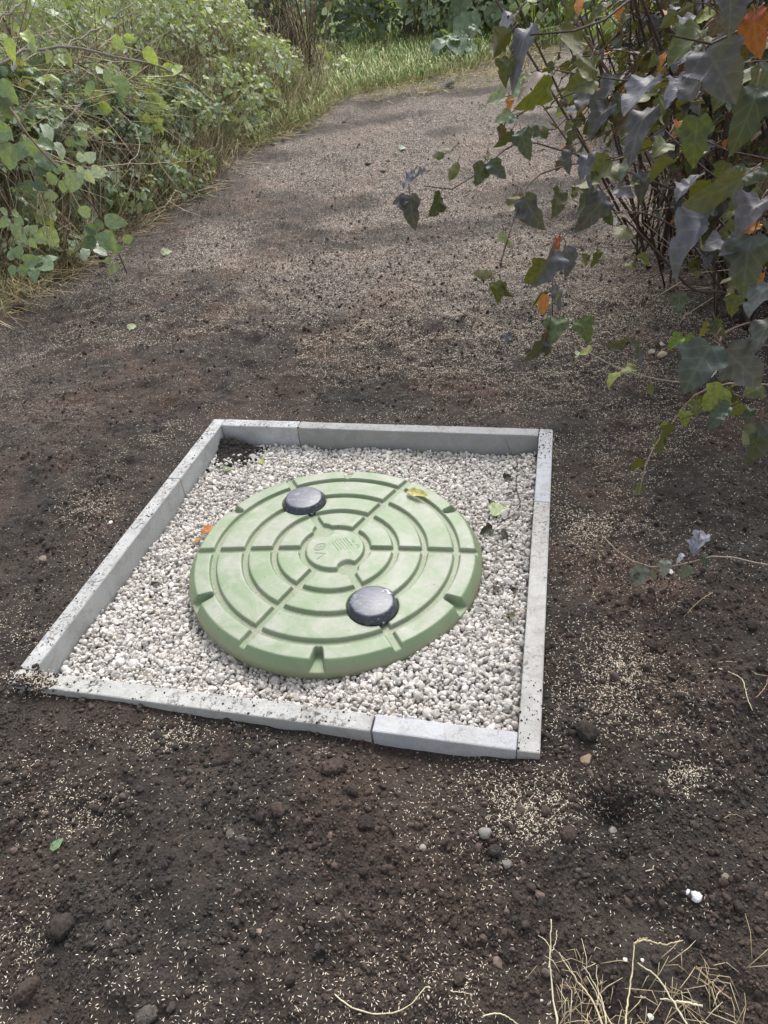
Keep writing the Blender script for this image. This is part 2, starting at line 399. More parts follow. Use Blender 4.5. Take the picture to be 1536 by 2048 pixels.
def tubes(mb, pts, rad, col, k=5):
    """pts (n,p,3), rad (n,p): n tubes of p rings"""
    pts = np.asarray(pts, float)
    if pts.ndim == 2: pts = pts[None]
    n, p, _ = pts.shape; rad = np.broadcast_to(rad, (n, p))
    t = np.gradient(pts, axis=1); t /= np.maximum(np.linalg.norm(t, axis=2, keepdims=True), 1e-9)
    ref = np.where(np.abs(t[..., 2:3]) > .9, np.array([1., 0, 0]), np.array([0, 0, 1.]))
    a = np.cross(t, ref); a /= np.maximum(np.linalg.norm(a, axis=2, keepdims=True), 1e-9); b = np.cross(t, a)
    th = np.arange(k)*2*np.pi/k
    V = pts[:, :, None] + rad[:, :, None, None]*(a[:, :, None]*np.cos(th)[None, None, :, None] + b[:, :, None]*np.sin(th)[None, None, :, None])
    idx = np.arange(n*p*k).reshape(n, p, k)
    f = np.stack([idx[:, :-1], np.roll(idx[:, :-1], -1, 2), np.roll(idx[:, 1:], -1, 2), idx[:, 1:]], -1).reshape(-1, 4)
    col = np.asarray(col, float)
    if col.ndim == 1: C = np.broadcast_to(col, (n*p*k, 3))
    else: C = np.repeat(col, p*k, axis=0)
    if k == 4: caps = np.concatenate([idx[:, 0, ::-1], idx[:, -1]])
    else: caps = np.concatenate([idx[:, 0, ::-1], idx[:, -1]])
    mb.add(V.reshape(-1, 3), [f, caps.reshape(-1, k)], C)
def spline(cp, n):
    cp = np.asarray(cp, float)
    if len(cp) == 2: return cp[0]+(cp[1]-cp[0])*np.linspace(0, 1, n)[:, None]
    d = np.r_[0, np.cumsum(np.linalg.norm(np.diff(cp, axis=0), axis=1))]; d /= d[-1]
    m = np.gradient(cp, d, axis=0); t = np.linspace(0, 1, n); i = np.clip(np.searchsorted(d, t, 'right')-1, 0, len(cp)-2)
    h = (d[i+1]-d[i]); s = ((t-d[i])/h)[:, None]; h = h[:, None]
    return (2*s**3-3*s**2+1)*cp[i] + (s**3-2*s**2+s)*h*m[i] + (-2*s**3+3*s**2)*cp[i+1] + (s**3-s**2)*h*m[i+1]

# leaves: half outlines as (width, along); the blade runs from 0 to 1 along +Y
def leaf_from(half, fold=.25, droop=.25, ripple=.03, seed=0, sub=2, pleat=0.0):
    """half outline -> blade of quads, folded at the midrib and drooping at the tip"""
    half = np.array(half, float)
    # densify
    pts = [half[0]]
    for a, b in zip(half[:-1], half[1:]):
        for k in range(1, sub+1): pts.append(a+(b-a)*k/sub)
    h = np.array(pts)
    if sub >= 3: h[2:-1:2, 0] *= 1.05; h[1:-1:2, 0] *= .97
    ymid = np.clip(np.maximum.accumulate(np.linspace(0, 1, len(h))*.45+.55*np.clip(h[:, 1], 0, 1)), 0, 1)
    ymid[0] = 0; ymid[-1] = 1
    V = []; n = len(h); r = np.random.default_rng(seed)
    cols = []
    for s, sg in ((-1, -1), (-.5, -1), (0, 0), (.5, 1), (1, 1)):
        a = abs(s); x = h[:, 0]*a*sg; y = ymid*(1-a)+h[:, 1]*a
        cols.append(np.stack([x, y, np.zeros(n)], 1))
    V = np.concatenate(cols)
    x, y = V[:, 0], V[:, 1]
    V[:, 2] = fold*np.abs(x) - droop*np.maximum(y, 0)**2 - .35*fold*x*x*2 + ripple*np.sin(y*14+np.abs(x)*9+r.uniform(0, 6))*np.abs(x)*2 + r.normal(scale=.06)*x
    if pleat: V[:, 2] += pleat*np.hypot(x, y)*np.cos(np.arctan2(x, y+.12)*7)*np.minimum(1, np.abs(x)*8) + .05*r.normal()*np.sin(y*5+r.uniform(0, 6))*(.4+np.abs(x)) 
    f = []
    for c in range(4):
        for i in range(n-1):
            f.append((c*n+i, (c+1)*n+i, (c+1)*n+i+1, c*n+i+1))
    uv = np.stack([x, y, np.zeros(len(V))], 1)
    return V, np.array(f), uv
LOBED = [(0.012, 0), (.13, -.05), (.24, -.03), (.33, .04), (.39, .11), (.44, .19), (.525, .28), (.52, .35), (.45, .40), (.38, .44), (.325, .50), (.35, .57), (.33, .64), (.29, .70), (.25, .77), (.18, .84), (.13, .90), (.06, .955), (0, 1)]
OVATE = [(0.012, 0), (.14, .0), (.24, .08), (.30, .20), (.345, .27), (.34, .36), (.365, .42), (.33, .52), (.32, .60), (.26, .68), (.22, .77), (.14, .86), (.06, .94), (0, 1)]
ROUND = [(0.012, 0), (.2, -.06), (.36, .04), (.45, .22), (.46, .40), (.40, .58), (.30, .74), (.17, .88), (.07, .95), (0, 1)]
LANCE = [(0.012, 0), (.08, .08), (.14, .22), (.17, .40), (.15, .60), (.10, .80), (.04, .94), (0, 1)]
LT_LOBED = [leaf_from(LOBED, f, d, .05, i, 1) for i, (f, d) in enumerate([(.25, .2), (.5, .35), (.15, .5), (-.2, .25), (.75, .15)])]
LT_LOBED_FINE = [leaf_from(LOBED, f, d, .08, i+20, 3, .035) for i, (f, d) in enumerate([(.25, .2), (.5, .4), (.12, .6), (.7, .3), (.35, .1), (.9, .5)])]
LT_OVATE = [leaf_from(OVATE, f, d, .04, i+5, 1) for i, (f, d) in enumerate([(.25, .2), (.45, .3), (.1, .4), (.3, -.1)])]
LT_ROUND = [leaf_from(ROUND, f, d, .04, i+9, 1) for i, (f, d) in enumerate([(.2, .2), (.4, .3), (.1, .1)])]
LT_LANCE = [leaf_from(LANCE, f, d, .03, i+12, 1) for i, (f, d) in enumerate([(.3, .4), (.2, .7)])]
def compound(n, base, seed):
    """a bramble leaf of three or five leaflets"""
    V, Fq, U = [], [], []; off = 0; r = np.random.default_rng(seed)
    for a, l, o in ([(0, .62, .38), (58, .52, .2), (-58, .52, .2)] + ([(118, .4, .12), (-118, .4, .12)] if n == 5 else [])):
        v, f, u = base[r.integers(len(base))]
        v = v*l*np.array([1.15, 1, 1]); a = R(a+r.normal(scale=6)); tl = r.normal(scale=.22)
        v = v + np.array([0, o*.9, 0])
        v = np.stack([v[:, 0], v[:, 1], v[:, 2]+tl*v[:, 1]*.5], 1)
        c, s = math.cos(a), math.sin(a)
        v = np.stack([v[:, 0]*c-v[:, 1]*s, v[:, 0]*s+v[:, 1]*c, v[:, 2]], 1)
        V.append(v); Fq.append(f+off); U.append(u); off += len(v)
    return np.concatenate(V), np.concatenate(Fq), np.concatenate(U)
LT_BRAM = [compound(3 if i % 2 else 5, LT_OVATE, 30+i) for i in range(5)]
def put_leaves(mb, kit, pos, d, nrm, size, col, rng=RNG, aspect=1.0):
    """one leaf per row, shapes picked from the kit"""
    n = len(pos)
    if n == 0: return
    pick = rng.integers(len(kit), size=n); rot = frame_from(d, nrm); size = np.broadcast_to(size, (n,))
    for k, (v, f, u) in enumerate(kit):
        q = pick == k
        if not q.any(): continue
        s = np.stack([size[q]*aspect*rng.uniform(.85, 1.15, q.sum()), size[q], size[q]], 1)
        scatter(mb, v, f, pos[q], rot[q], s, col[q], u)
def palette(n, cols, rng=RNG, jit=.15):
    w = np.array([c[1] for c in cols], float); w /= w.sum()
    c = np.array([c[0] for c in cols], float)[rng.choice(len(cols), size=n, p=w)]
    return c*rng.uniform(1-jit, 1+jit, (n, 1))
def in_frame_view(X, m=60):
    d = X-CAM; z = d@fw
    px = PW/2+F*(d@rt)/np.maximum(z, 1e-3); py = PH/2-F*(d@up)/np.maximum(z, 1e-3)
    return (z > .1) & (px > -m) & (px < PW+m) & (py > -m) & (py < PH+m)

# ------------------------------------------------------------------ ground
def axis(lo, a, b, hi, fine, grow):
    mid = list(np.arange(a, b, fine)); s = fine; x = b; out = []
    while x < hi: out.append(x); s *= grow; x += s
    out.append(hi); s = fine; x = a; left = []
    while x > lo: s *= grow; x -= s; left.append(x)
    return np.array(left[::-1]+mid+out)
def build_ground():
    xs = axis(-45, -1.5, 1.35, 45, .0075, 1.022); ys = axis(-12, .33, 2.7, 70, .0075, 1.0135)
    X, Y = np.meshgrid(xs, ys); Z = gz(X, Y)
    V = np.stack([X, Y, Z], -1).reshape(-1, 3); ny, nx = X.shape
    i = np.arange(ny*nx).reshape(ny, nx)
    f = np.stack([i[:-1, :-1], i[:-1, 1:], i[1:, 1:], i[1:, :-1]], -1).reshape(-1, 4)
    d = bank_dist(X, Y)
    lit = sstep(-.10, .35, d + .35*(vnoise(X*2.5, Y*2.5, 21)-.5))*(Y > 2)*.85
    be = Y-back_edge(X)+.5*(vnoise(X*2, Y*2, 22)-.5)
    lit = np.maximum(lit, sstep(-.15, .35, be)*.9)
    grn = sstep(.5, 1.6, be)*.85
    sow = sstep(2.2, 5.2, Y + 1.0*(vnoise(X*1.3, Y*1.3, 23)-.5))*1.0*(1-.75*sstep(.42, .62, .55*vnoise(X*.7+4, Y*1.9, 24)+.45*vnoise(X*2.2, Y*2.6, 25)))
    sow = sow*(1-np.clip(lit*1.2, 0, 1))
    mb = MB(); mb.add(V, f, np.stack([lit, grn, sow], -1).reshape(-1, 3))
    o = mb.build('soil_ground', SOIL); tag(o, kind='structure')
build_ground()

# ------------------------------------------------------------------ concrete edging boards
def board(a, b, inward, zt, name, label, mat, h=.17, twist=0.0):
    """a-b: outer top edge on the ground plan; the board is KW thick towards 'inward'"""
    a = np.array(a); b = np.array(b); e = (b-a); ln = np.linalg.norm(e); e /= ln; nrm = np.array(inward)/np.linalg.norm(inward)
    g = .0012; a = a+e*g; ln -= 2*g
    r = .004; K = KW-.0006
    prof = [(0, -h), (0, -r), (r*.3, -r*.3), (r, 0), (K-r, 0), (K-r*.3, -r*.3), (K, -r), (K, -h)]
    n = max(3, int(ln/.03)); xs = np.r_[0, .002, np.linspace(.02, ln-.02, n), ln-.002, ln]
    V = []
    wob = np.random.default_rng(len(label))
    for j, x in enumerate(xs):
        ins = .0015 if j in (0, len(xs)-1) else 0
        for (s, z) in prof:
            s2 = s+(ins if s < K/2 else -ins); z2 = z-(ins if z > -.05 else 0)
            chipd = .0012*(vnoise(np.array([x*40]), np.array([s*90+len(label)]), 3)[0]-.5)*(z > -.01)
            p = a+e*x+nrm*s2; V.append((p[0], p[1], zt+z2+chipd+twist*(x/ln-.5)))
    m = len(prof); f = []
    for j in range(len(xs)-1):
        for k in range(m): f.append((j*m+k, j*m+(k+1) % m, (j+1)*m+(k+1) % m, (j+1)*m+k))
    f = np.array(f); ends = np.array([list(range(m))[::-1], [(len(xs)-1)*m+k for k in range(m)]])
    mb = MB(); mb.add(V, [f, ends]); c = (a+b)/2
    o = mb.build(name, mat, smooth=False, loc=(c[0], c[1], zt))
    tag(o, label, 'kerb edging', 'concrete edging boards round the gravel'); return o
ex = (BR-BL)/np.linalg.norm(BR-BL); ey = (BR-FR)/np.linalg.norm(BR-FR); exf = (FR-FL)/np.linalg.norm(FR-FL); eyl = (BL-FL)/np.linalg.norm(BL-FL)
nf = np.array([-exf[1], exf[0]]); nb = -np.array([-ex[1], ex[0]]); nr = -np.array([ey[1], -ey[0]]); nl = np.array([eyl[1], -eyl[0]])
C_A = (.41, .41, .395); C_B = (.385, .395, .41)
_d = ray(744, 1449); JL = float((CAM[:2]+_d[:2]*(CH/-_d[2])-FL)@exf)
board(FL, FL+exf*JL, nf, 0, 'edging_board', 'long concrete edging board along the front, its left end under soil and seed', mat_concrete('concrete_front', C_A, 1.0, .1, 1.3))
jf = FL+exf*JL
board(jf+exf*.003, FR-exf*KW, nf, .001, 'edging_board', 'short smooth bluish edging board at the front right, clean of soil', mat_concrete('concrete_front_short', (.45, .455, .465), .35, .32, 4.1))
board(FR, FR+ey*.914, nr, 0, 'edging_board', 'long concrete edging board on the right side, stained with soil at its near end', mat_concrete('concrete_right', (.42, .415, .40), .7, .0, 7.7))
board(FR+ey*.914, BR, nr, -.0006, 'edging_board', 'short edging board at the back right corner, far end dusted with soil', mat_concrete('concrete_right_short', C_B, .6, .5, 2.9))
board(BR-ex*(KW+.914), BR-ex*KW, nb, 0, 'edging_board', 'long edging board along the back with a dark grey damp inner face', mat_concrete('concrete_back', (.28, .28, .27), .5, .25, 5.2))  # whole board toned darker than its neighbours
board(BL+ex*KW, BR-ex*(KW+.914), nb, .0008, 'edging_board', 'short pale edging board at the back left beside the soil heap', mat_concrete('concrete_back_short', (.41, .42, .43), .9, .25, 9.4))
bj = BL-eyl*.42
board(bj, BL, nl, .0004, 'edging_board', 'short speckled edging board on the left side, reaching the back corner', mat_concrete('concrete_left_short', (.43, .44, .44), .8, .15, 3.3))
board(FL+eyl*KW, bj, nl, 0, 'edging_board', 'long edging board on the left side, ribbed inside and speckled with soil on top', mat_concrete('concrete_left', (.41, .415, .41), .8, .2, 8.1))

# ------------------------------------------------------------------ the lid
LCX, LCY, LTA, LTB, LZ, LPHI = -.1603, 1.6652, -.0388, .0156, -.0126, -.1252
LN = np.array([-LTA, -LTB, 1.]); LN /= np.linalg.norm(LN)
LE1 = np.array([1, 0, LTA]); LE1 /= np.linalg.norm(LE1); LE2 = np.cross(LN, LE1)
LM = np.stack([LE1*math.cos(LPHI)+LE2*math.sin(LPHI), -LE1*math.sin(LPHI)+LE2*math.cos(LPHI), LN], 1)
LORG = np.array([LCX, LCY, LZ])
RT, RB, LH, DEEP = .421, .4435, .052, .0128
CAPR, CAPC = .0735, .2705
SPK = [0, 60, 118.6, 180.5, 241, 299]
def dome(r): return .012*(1-(r/.42)**2)
def lid_height(x, y):
    r = np.hypot(x, y)
    sd = np.full(x.shape, 1.0)                               # signed distance to the groove set (negative inside)
    for a in SPK:
        c, s = math.cos(R(a)), math.sin(R(a)); al = x*c+y*s; ac = np.abs(-x*s+y*c)
        w = .0130 if a not in (118.6, 299) else .0140
        sd = np.minimum(sd, np.maximum(ac-w, .09-al))
    for rr in (.1845, .2716, .3672): 
        d = np.abs(r-rr)-.0112
        th = np.degrees(np.arctan2(y, x)) % 360
        sd = np.minimum(sd, d)
    sd = np.minimum(sd, np.abs(r-.0985)-.0115)
    for a in (118.6, 299):
        c, s = math.cos(R(a)), math.sin(R(a))
        sd = np.minimum(sd, np.hypot(x-c*.098, y-s*.098)-.033)
        sd = np.minimum(sd, np.hypot(x-c*CAPC, y-s*CAPC)-CAPR)
    wall = sstep(-.0045, .0010, sd)                          # 0 on the floor, 1 on the segments
    top = dome(r)
    edge = -.0012*np.exp(-np.maximum(sd, 0)/.0022)           # softened arris
    z = top - DEEP*(1-wall) + edge*wall
    # chamfer at the rim
    ch = top - (r-RT)*(.030/(RB-RT))
    ch = np.where(r > RT-.004, np.minimum(top-np.maximum(0, (r-RT+.004))**2*14, ch+.0015), 1)
    zz = np.where(r > RT-.004, np.minimum(z, ch), z)
    # finger notches in the rim
    notch = np.zeros(x.shape)
    for a in (30, 90, 150, 210, 270, 330):
        c, s = math.cos(R(a)), math.sin(R(a)); al = x*c+y*s; ac = np.abs(-x*s+y*c)
        half = .013+.22*np.maximum(al-.392, 0)
        e = np.where(al < .392, np.hypot(al-.392, ac)-.013, ac-half)
        k = 1-sstep(-.005, .001, e); k = np.where(al > .3, k, 0)
        fl = -.030+.0*al
        zz = zz*(1-k)+np.minimum(zz, fl)*k; notch = np.maximum(notch, k)
    floor = np.clip(1-wall, 0, 1)*(r < RT)
    return zz, floor, wall*(1-notch)*(r < RT)
def build_lid():
    root = empty('tank_lid', tuple(LORG-LN*.05), 'round pale green moulded plastic lid with rings and spokes on white gravel', 'lid')
    nth = 1500
    rs = np.unique(np.r_[0.004, np.arange(.008, .08, .003), np.arange(.08, RT-.006, .0016), np.linspace(RT-.006, RB, 12)])
    th = np.arange(nth)*2*np.pi/nth
    Rr, T = np.meshgrid(rs, th, indexing='ij'); x = Rr*np.cos(T); y = Rr*np.sin(T)
    z, fl, tp = lid_height(x, y)
    V = np.stack([x, y, z], -1); attrs = np.stack([fl, tp, sstep(RB-.016, RB-.002, Rr)], -1)
    # skirt
    zb = z[-1]
    for k, (dr, zz) in enumerate([(.0015, -.004), (.0015, -.022), (-.004, -.026), (-.03, -.05)]):
        rr = RB+dr; zl = np.minimum(zb, zb+zz) if k == 0 else np.full(nth, -.030+zz)
        zl = np.minimum(zl, zb-.001)
        V = np.concatenate([V, np.stack([rr*np.cos(th), rr*np.sin(th), zl], -1)[None]]); attrs = np.concatenate([attrs, np.tile([[[0., 0., 1.]]], (1, nth, 1))])
    n0 = V.shape[0]; i = np.arange(n0*nth).reshape(n0, nth)
    f = np.stack([i[:-1], i[1:], np.roll(i[1:], -1, 1), np.roll(i[:-1], -1, 1)], -1).reshape(-1, 4)
    mb = MB(); W = V.reshape(-1, 3)
    cen = np.array([[0, 0, dome(0)]])
    mb.add(np.concatenate([W, cen]), [f, np.array([[len(W), a, (a+1) % nth] for a in range(nth)])], np.concatenate([attrs.reshape(-1, 3), [[0, 1, 0]]]))
    def place(o, name=None):
        o.matrix_world = Matrix([list(LM[k])+[LORG[k]] for k in range(3)]+[[0, 0, 0, 1]])
        o.parent = root; o.matrix_parent_inverse = Matrix.Translation(-Vector(root.location)); return o
    body = place(mb.build('lid_body', LIDM))
    # raised marks on the centre disc: an oval emblem, an open V and lines of small print
    em = MB(); zt = dome(0)+.0002
    def stroke(pts, w=.0009, h=.0011):
        w = w*.7; pts = np.array(pts, float); p3 = np.c_[pts, np.full(len(pts), zt)]
        tubes(em, p3, np.full(len(p3), w), (0, 1, 0), 4)
    def rotp(p, a, o): c, s = math.cos(a), math.sin(a); p = np.array(p); return np.c_[p[:, 0]*c-p[:, 1]*s+o[0], p[:, 0]*s+p[:, 1]*c+o[1]]
    t = np.linspace(0, 2*np.pi, 25)
    A0 = R(-50)
    c0 = (-.046, .004)
    stroke(rotp(np.c_[.020*np.cos(t), .014*np.sin(t)], A0+1.57, c0)); stroke(rotp(np.c_[.016*np.cos(t), .0105*np.sin(t)], A0+1.57, c0), .0006)
    stroke(rotp([(-.010, .005), (-.007, -.005), (-.005, .003), (-.003, -.005), (0, .005)], 1.3+A0, c0)); stroke(rotp([(.002, -.005), (.002, .005), (.005, .004), (.005, .001), (.002, 0)], 1.3+A0, c0)); stroke(rotp([(.008, .005), (.008, -.005), (.011, -.005)], 1.3+A0, c0))
    stroke([(-.058, -.024), (-.024, -.026), (-.048, -.052)], .0011)
    rr = random.Random(5)
    for li, off in enumerate((-.012, -.003, .006, .015, .024, .032)):
        x = -.030+abs(off-.01)*.3; end = .030-abs(off-.01)*.4
        while x < end:
            l = rr.uniform(.003, .009)
            stroke(rotp([(x, off), (min(x+l, end), off)], A0-.12, (.012, .012)), .0009 if li not in (0, 5) else .0012); x += l+.0016
    stroke(rotp(np.c_[.006*np.cos(t[:14]), .008*np.sin(t[:14])], -1.3, (.066, .008)), .0011); stroke(rotp(np.c_[.006*np.cos(t[:13]), .006*np.sin(t[:13])], 1.9, (.056, .034)), .001)
    place(em.build('raised_lettering', LIDM))
    # the two vent caps in their wells
    for a, lab in ((118.6, 'dusty black domed cap farther from the camera'), (299, 'dusty black domed cap with a white scuff')):
        c, s = math.cos(R(a)), math.sin(R(a)); cb = MB()
        prof = [(.0705, -.0105), (.0705, -.004), (.0698, -.001), (.0688, .001), (.0678, .003), (.0655, .0085), (.0622, .0142), (.0598, .0175), (.0576, .0188), (.053, .0196), (.03, .0216), (.012, .0226)]
        nn = 72; tt = np.arange(nn)*2*np.pi/nn; base = dome(CAPC)
        V = np.concatenate([np.stack([c*CAPC+r_*np.cos(tt), s*CAPC+r_*np.sin(tt), np.full(nn, base+z_)], 1) for r_, z_ in prof])
        i = np.arange(len(prof)*nn).reshape(len(prof), nn)
        f = np.stack([i[:-1], np.roll(i[:-1], -1, 1), np.roll(i[1:], -1, 1), i[1:]], -1).reshape(-1, 4)
        cb.add(np.concatenate([V, [[c*CAPC, s*CAPC, base+.0227]]]), [f, np.array([[len(V), i[-1, k], i[-1, (k+1) % nn]] for k in range(nn)])])
        cap = place(cb.build('vent_cap', CAPM)); cap['label'] = lab
        # locking tab on the rim, in the spoke groove
        tb = MB(); ang = R(299); ca, sa = math.cos(ang), math.sin(ang)
        v = chip(1, 3, 5, .6, .8)*np.array([.006, .007, .005])
        tb.add(v+np.array([c*CAPC+ca*.0705, s*CAPC+sa*.0705, base-.0045]), ICO[1][1])
        o = place(tb.build('locking_tab', CAPM)); o.parent = cap; o.matrix_parent_inverse = cap.matrix_world.inverted()
        if a == 299:
            sc = MB(); pr = np.random.default_rng(3)
            m, nt, bb = new_mat('scuffed_plastic'); bb.inputs['Base Color'].default_value = (.62, .62, .62, 1); bb.inputs['Roughness'].default_value = .6
            for (dx, dy, l, w_, ro) in ((.036, .040, .013, .004, .3), (.045, .034, .010, .005, -.9), (.050, .028, .006, .003, .6)):
                q = []
                for k in range(14):
                    t_ = k/14*6.283; rr_ = 1+.3*pr.normal(); q.append((l*math.cos(t_)*rr_, w_*math.sin(t_)*rr_))
                q = rotp(q, ro, (dx, dy)); rad = np.hypot(q[:, 0], q[:, 1]); zq = np.interp(rad, [p_[0] for p_ in prof][::-1], [p_[1] for p_ in prof][::-1])+.0008
                vv = np.c_[q[:, 0]+c*CAPC, q[:, 1]+s*CAPC, zq+base]; cc = vv.mean(0)+np.array([0, 0, .0006]); 
                sc.add(np.vstack([vv, cc]), np.array([[14, k, (k+1) % 14] for k in range(14)]))
            o = place(sc.build('scuff_mark', m)); o.parent = cap; o.matrix_parent_inverse = cap.matrix_world.inverted()
    return root
LID = build_lid()
def lid_z(x, y):
    """height of the lid plane over plan position"""
    return LZ + LTA*(x-LCX) + LTB*(y-LCY)

# ------------------------------------------------------------------ gravel
def gravel_z(x, y):
    s = (x-FR[0])*(-exf[0])+(y-FR[1])*(-exf[1])
    z = -.082 + .012*(vnoise(x*6, y*6, 31)-.5) + .010*(vnoise(x*15, y*15, 32)-.5)
    z = z + .03*np.exp(-(((x-.15)/.25)**2+((y-1.1)/.3)**2)) + .012*np.exp(-(((x+.75)/.2)**2+((y-1.4)/.25)**2)) + .028*np.exp(-((x-.58)/.07)**2-((y-2.12)/.07)**2)
    return z
def build_gravel():
    mb = MB(); tv2 = [chip(1, 50+i, 8, .5, .92) for i in range(12)]; tv1 = [chip(1, 80+i, 7, .5, .9) for i in range(6)]
    sp = .0099
    gx, gy = np.meshgrid(np.arange(-1.05, .7, sp), np.arange(.85, 2.6, sp*.9)); gx = gx + (np.arange(gx.shape[0]) % 2)[:, None]*sp/2
    for layer, (dz, kit, sub) in enumerate(((-.011, tv1, 1), (-.002, tv2, 1))):
        x = (gx+RNG.normal(scale=.0032, size=gx.shape)+layer*.006).ravel(); y = (gy+RNG.normal(scale=.0032, size=gx.shape)+layer*.004).ravel()
        k = (frame_dist(x, y) > KW+.006) & (np.hypot(x-LCX, y-LCY) > RB-.025)
        k &= RNG.random(len(x)) > (.04 if layer else .0)
        x, y = x[k], y[k]; n = len(x)
        z = gravel_z(x, y)+dz+RNG.normal(scale=.0035, size=n)
        # stones drop where the edge of the lid sits
        s = RNG.lognormal(math.log(.0065), .27, n)[:, None]*RNG.uniform(.62, 1.3, (n, 3)); s[:, 2] *= .9
        col = palette(n, [((.53, .50, .47), 5), ((.60, .575, .55), 4), ((.46, .43, .395), 3), ((.38, .36, .335), 1.5), ((.53, .47, .40), .35)], jit=.12)
        rot = rand_rot(n); pick = RNG.integers(len(kit), size=n)
        for i, t in enumerate(kit):
            q = pick == i; scatter(mb, t, ICO[sub][1], np.stack([x, y, z], 1)[q], rot[q], s[q], col[q])
    o = mb.build('gravel', STONE, smooth=False); tag(o, 'white limestone gravel filling the concrete frame round the green lid', 'gravel', kind='stuff')
    # the bed the stones lie on, coloured darker for the shaded gaps
    xs = np.linspace(-1.02, .66, 90); ys = np.linspace(.88, 2.57, 90); X, Y = np.meshgrid(xs, ys); Z = gravel_z(X, Y)-.024
    V = np.stack([X, Y, Z], -1).reshape(-1, 3); i = np.arange(8100).reshape(90, 90)
    f = np.stack([i[:-1, :-1], i[:-1, 1:], i[1:, 1:], i[1:, :-1]], -1).reshape(-1, 4)
    fc = V[f].mean(1); f = f[frame_dist(fc[:, 0], fc[:, 1]) > .028]
    bb = MB(); bb.add(V, f, (.36, .335, .31)); o = bb.build('gravel_bed', STONE); tag(o, kind='structure')
build_gravel()

# ------------------------------------------------------------------ loose soil: crumbs (stuff), clods and stones (things)
def build_crumbs():
    mb = MB(); t0 = [lumpy(0, i, .25) for i in range(4)]; t1 = [lumpy(1, 10+i, .3) for i in range(6)]
    def cloud(n, px, py, lo, hi, a, kit, sub, clump=0.0):
        X = ground_hit(RNG.uniform(*px, n), RNG.uniform(*py, n) if len(py) == 2 else RNG.triangular(*py, n)); x, y = X[:, 0], X[:, 1]
        k = (frame_dist(x, y) < -.004) & (bank_dist(x, y) < .15) & (y < back_edge(x))
        k &= (vnoise(x*3.3+9, y*3.3, 43)*.6+vnoise(x*8, y*8, 44)*.4 > .42) | (RNG.random(n) < .35)
        if clump: k &= vnoise(x*5, y*5, 41) + RNG.normal(scale=.12, size=n) > clump
        x, y = x[k], y[k]; n = len(x)
        u = RNG.random(n); r = lo*(1-u*(1-(lo/hi)**a))**(-1/a)
        z = gz(x, y)+r*.25
        s = r[:, None]*RNG.uniform(.75, 1.2, (n, 3)); rot = rand_rot(n)
        red = sstep(.45, .68, vnoise(x*2.3, y*2.3, 71)*.6+vnoise(x*6, y*6, 72)*.4+RNG.normal(scale=.05, size=n))[:, None]
        col = (np.array([[.044, .038, .034]])*(1-red)+np.array([[.064, .047, .039]])*red)*RNG.lognormal(0, .22, (n, 1))
        col = np.where(RNG.random((n, 1)) < .025, col*2, col)
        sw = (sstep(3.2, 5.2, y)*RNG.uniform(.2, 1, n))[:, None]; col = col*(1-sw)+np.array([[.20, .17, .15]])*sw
        pick = RNG.integers(len(kit), size=n); p = np.stack([x, y, z], 1)
        for i, t in enumerate(kit):
            q = pick == i; scatter(mb, t, ICO[sub][1], p[q], rot[q], s[q], col[q])
    cloud(60000, (-60, 1600), (560, 2120), .0012, .0042, 1.5, t0, 0)
    cloud(9000, (-60, 1600), (380, 1500, 2120), .0028, .0085, 2.6, t1, 1)
    cloud(600, (-60, 1600), (300, 2120), .006, .013, 3.2, t1, 1, .6)
    cloud(10000, (100, 1600), (110, 430, 860), .003, .009, 2.4, t1, 1)
    # soil spilt on the boards and the stones
    pos = []; 
    for (a, b, inw, dens) in ((FL, jf, nf, 110), (BL+ex*.05, BL+ex*.5, nb, 40), (FL, BL, nl, 130), (FR, FR+ey*.2, nr, 45), (BR-ey*.2, BR, nr, 70)):
        n = dens; t_ = RNG.random(n); s_ = RNG.random(n)**.8*KW; p = a+(b-a)*t_[:, None]+inw*s_[:, None]; pos.append(np.c_[p, np.full(n, .0008)])
    pos = np.concatenate(pos); n = len(pos); r = .0009*(1-RNG.random(n)*.8)**(-.8)
    scatter(mb, t1[0], ICO[1][1], pos, rand_rot(n), r[:, None]*RNG.uniform(.7, 1.2, (n, 3)), palette(n, [((.045, .037, .033), 1)], jit=.3))
    # a heap of soil inside the back left corner and lumps on the gravel
    hc = BL+ex*.135-eyl*.10
    n = 900; g = RNG.normal(size=(n, 2))*np.array([.05, .045]); p = hc+ex*g[:, :1]-eyl*np.abs(g[:, 1:])*1.1+np.array([-.03, .03])
    q = frame_dist(p[:, 0], p[:, 1]) > KW+.004; p = p[q]; n = len(p)
    hz = gravel_z(p[:, 0], p[:, 1])+.045*np.exp(-(((p-hc)@ex+.05)/.06)**2-(((p-hc)@eyl-.04)/.05)**2)
    r = RNG.uniform(.004, .010, n); scatter(mb, t1[1], ICO[1][1], np.c_[p, hz], rand_rot(n), r[:, None]*RNG.uniform(.8, 1.2, (n, 3)), palette(n, [((.030, .026, .024), 1)], jit=.3))
    n = 130; g = RNG.normal(size=(n, 2)); p = FL+exf*(.065+.040*g[:, :1])+eyl*(.012+.020*g[:, 1:]); hz = .001+.006*np.exp(-((p-FL-exf*.03)@exf/.055)**2-((p-FL-eyl*.015)@eyl/.035)**2)
    r = RNG.uniform(.002, .006, n); scatter(mb, t1[1], ICO[1][1], np.c_[p, hz-r*.3], rand_rot(n), r[:, None]*RNG.uniform(.8, 1.2, (n, 3)), palette(n, [((.052, .044, .040), 1)], jit=.3))
    o = mb.build('loose_soil', CLOD, smooth=False); tag(o, 'fine dark crumbs of dug soil covering the ground', 'soil', kind='stuff')
build_crumbs()

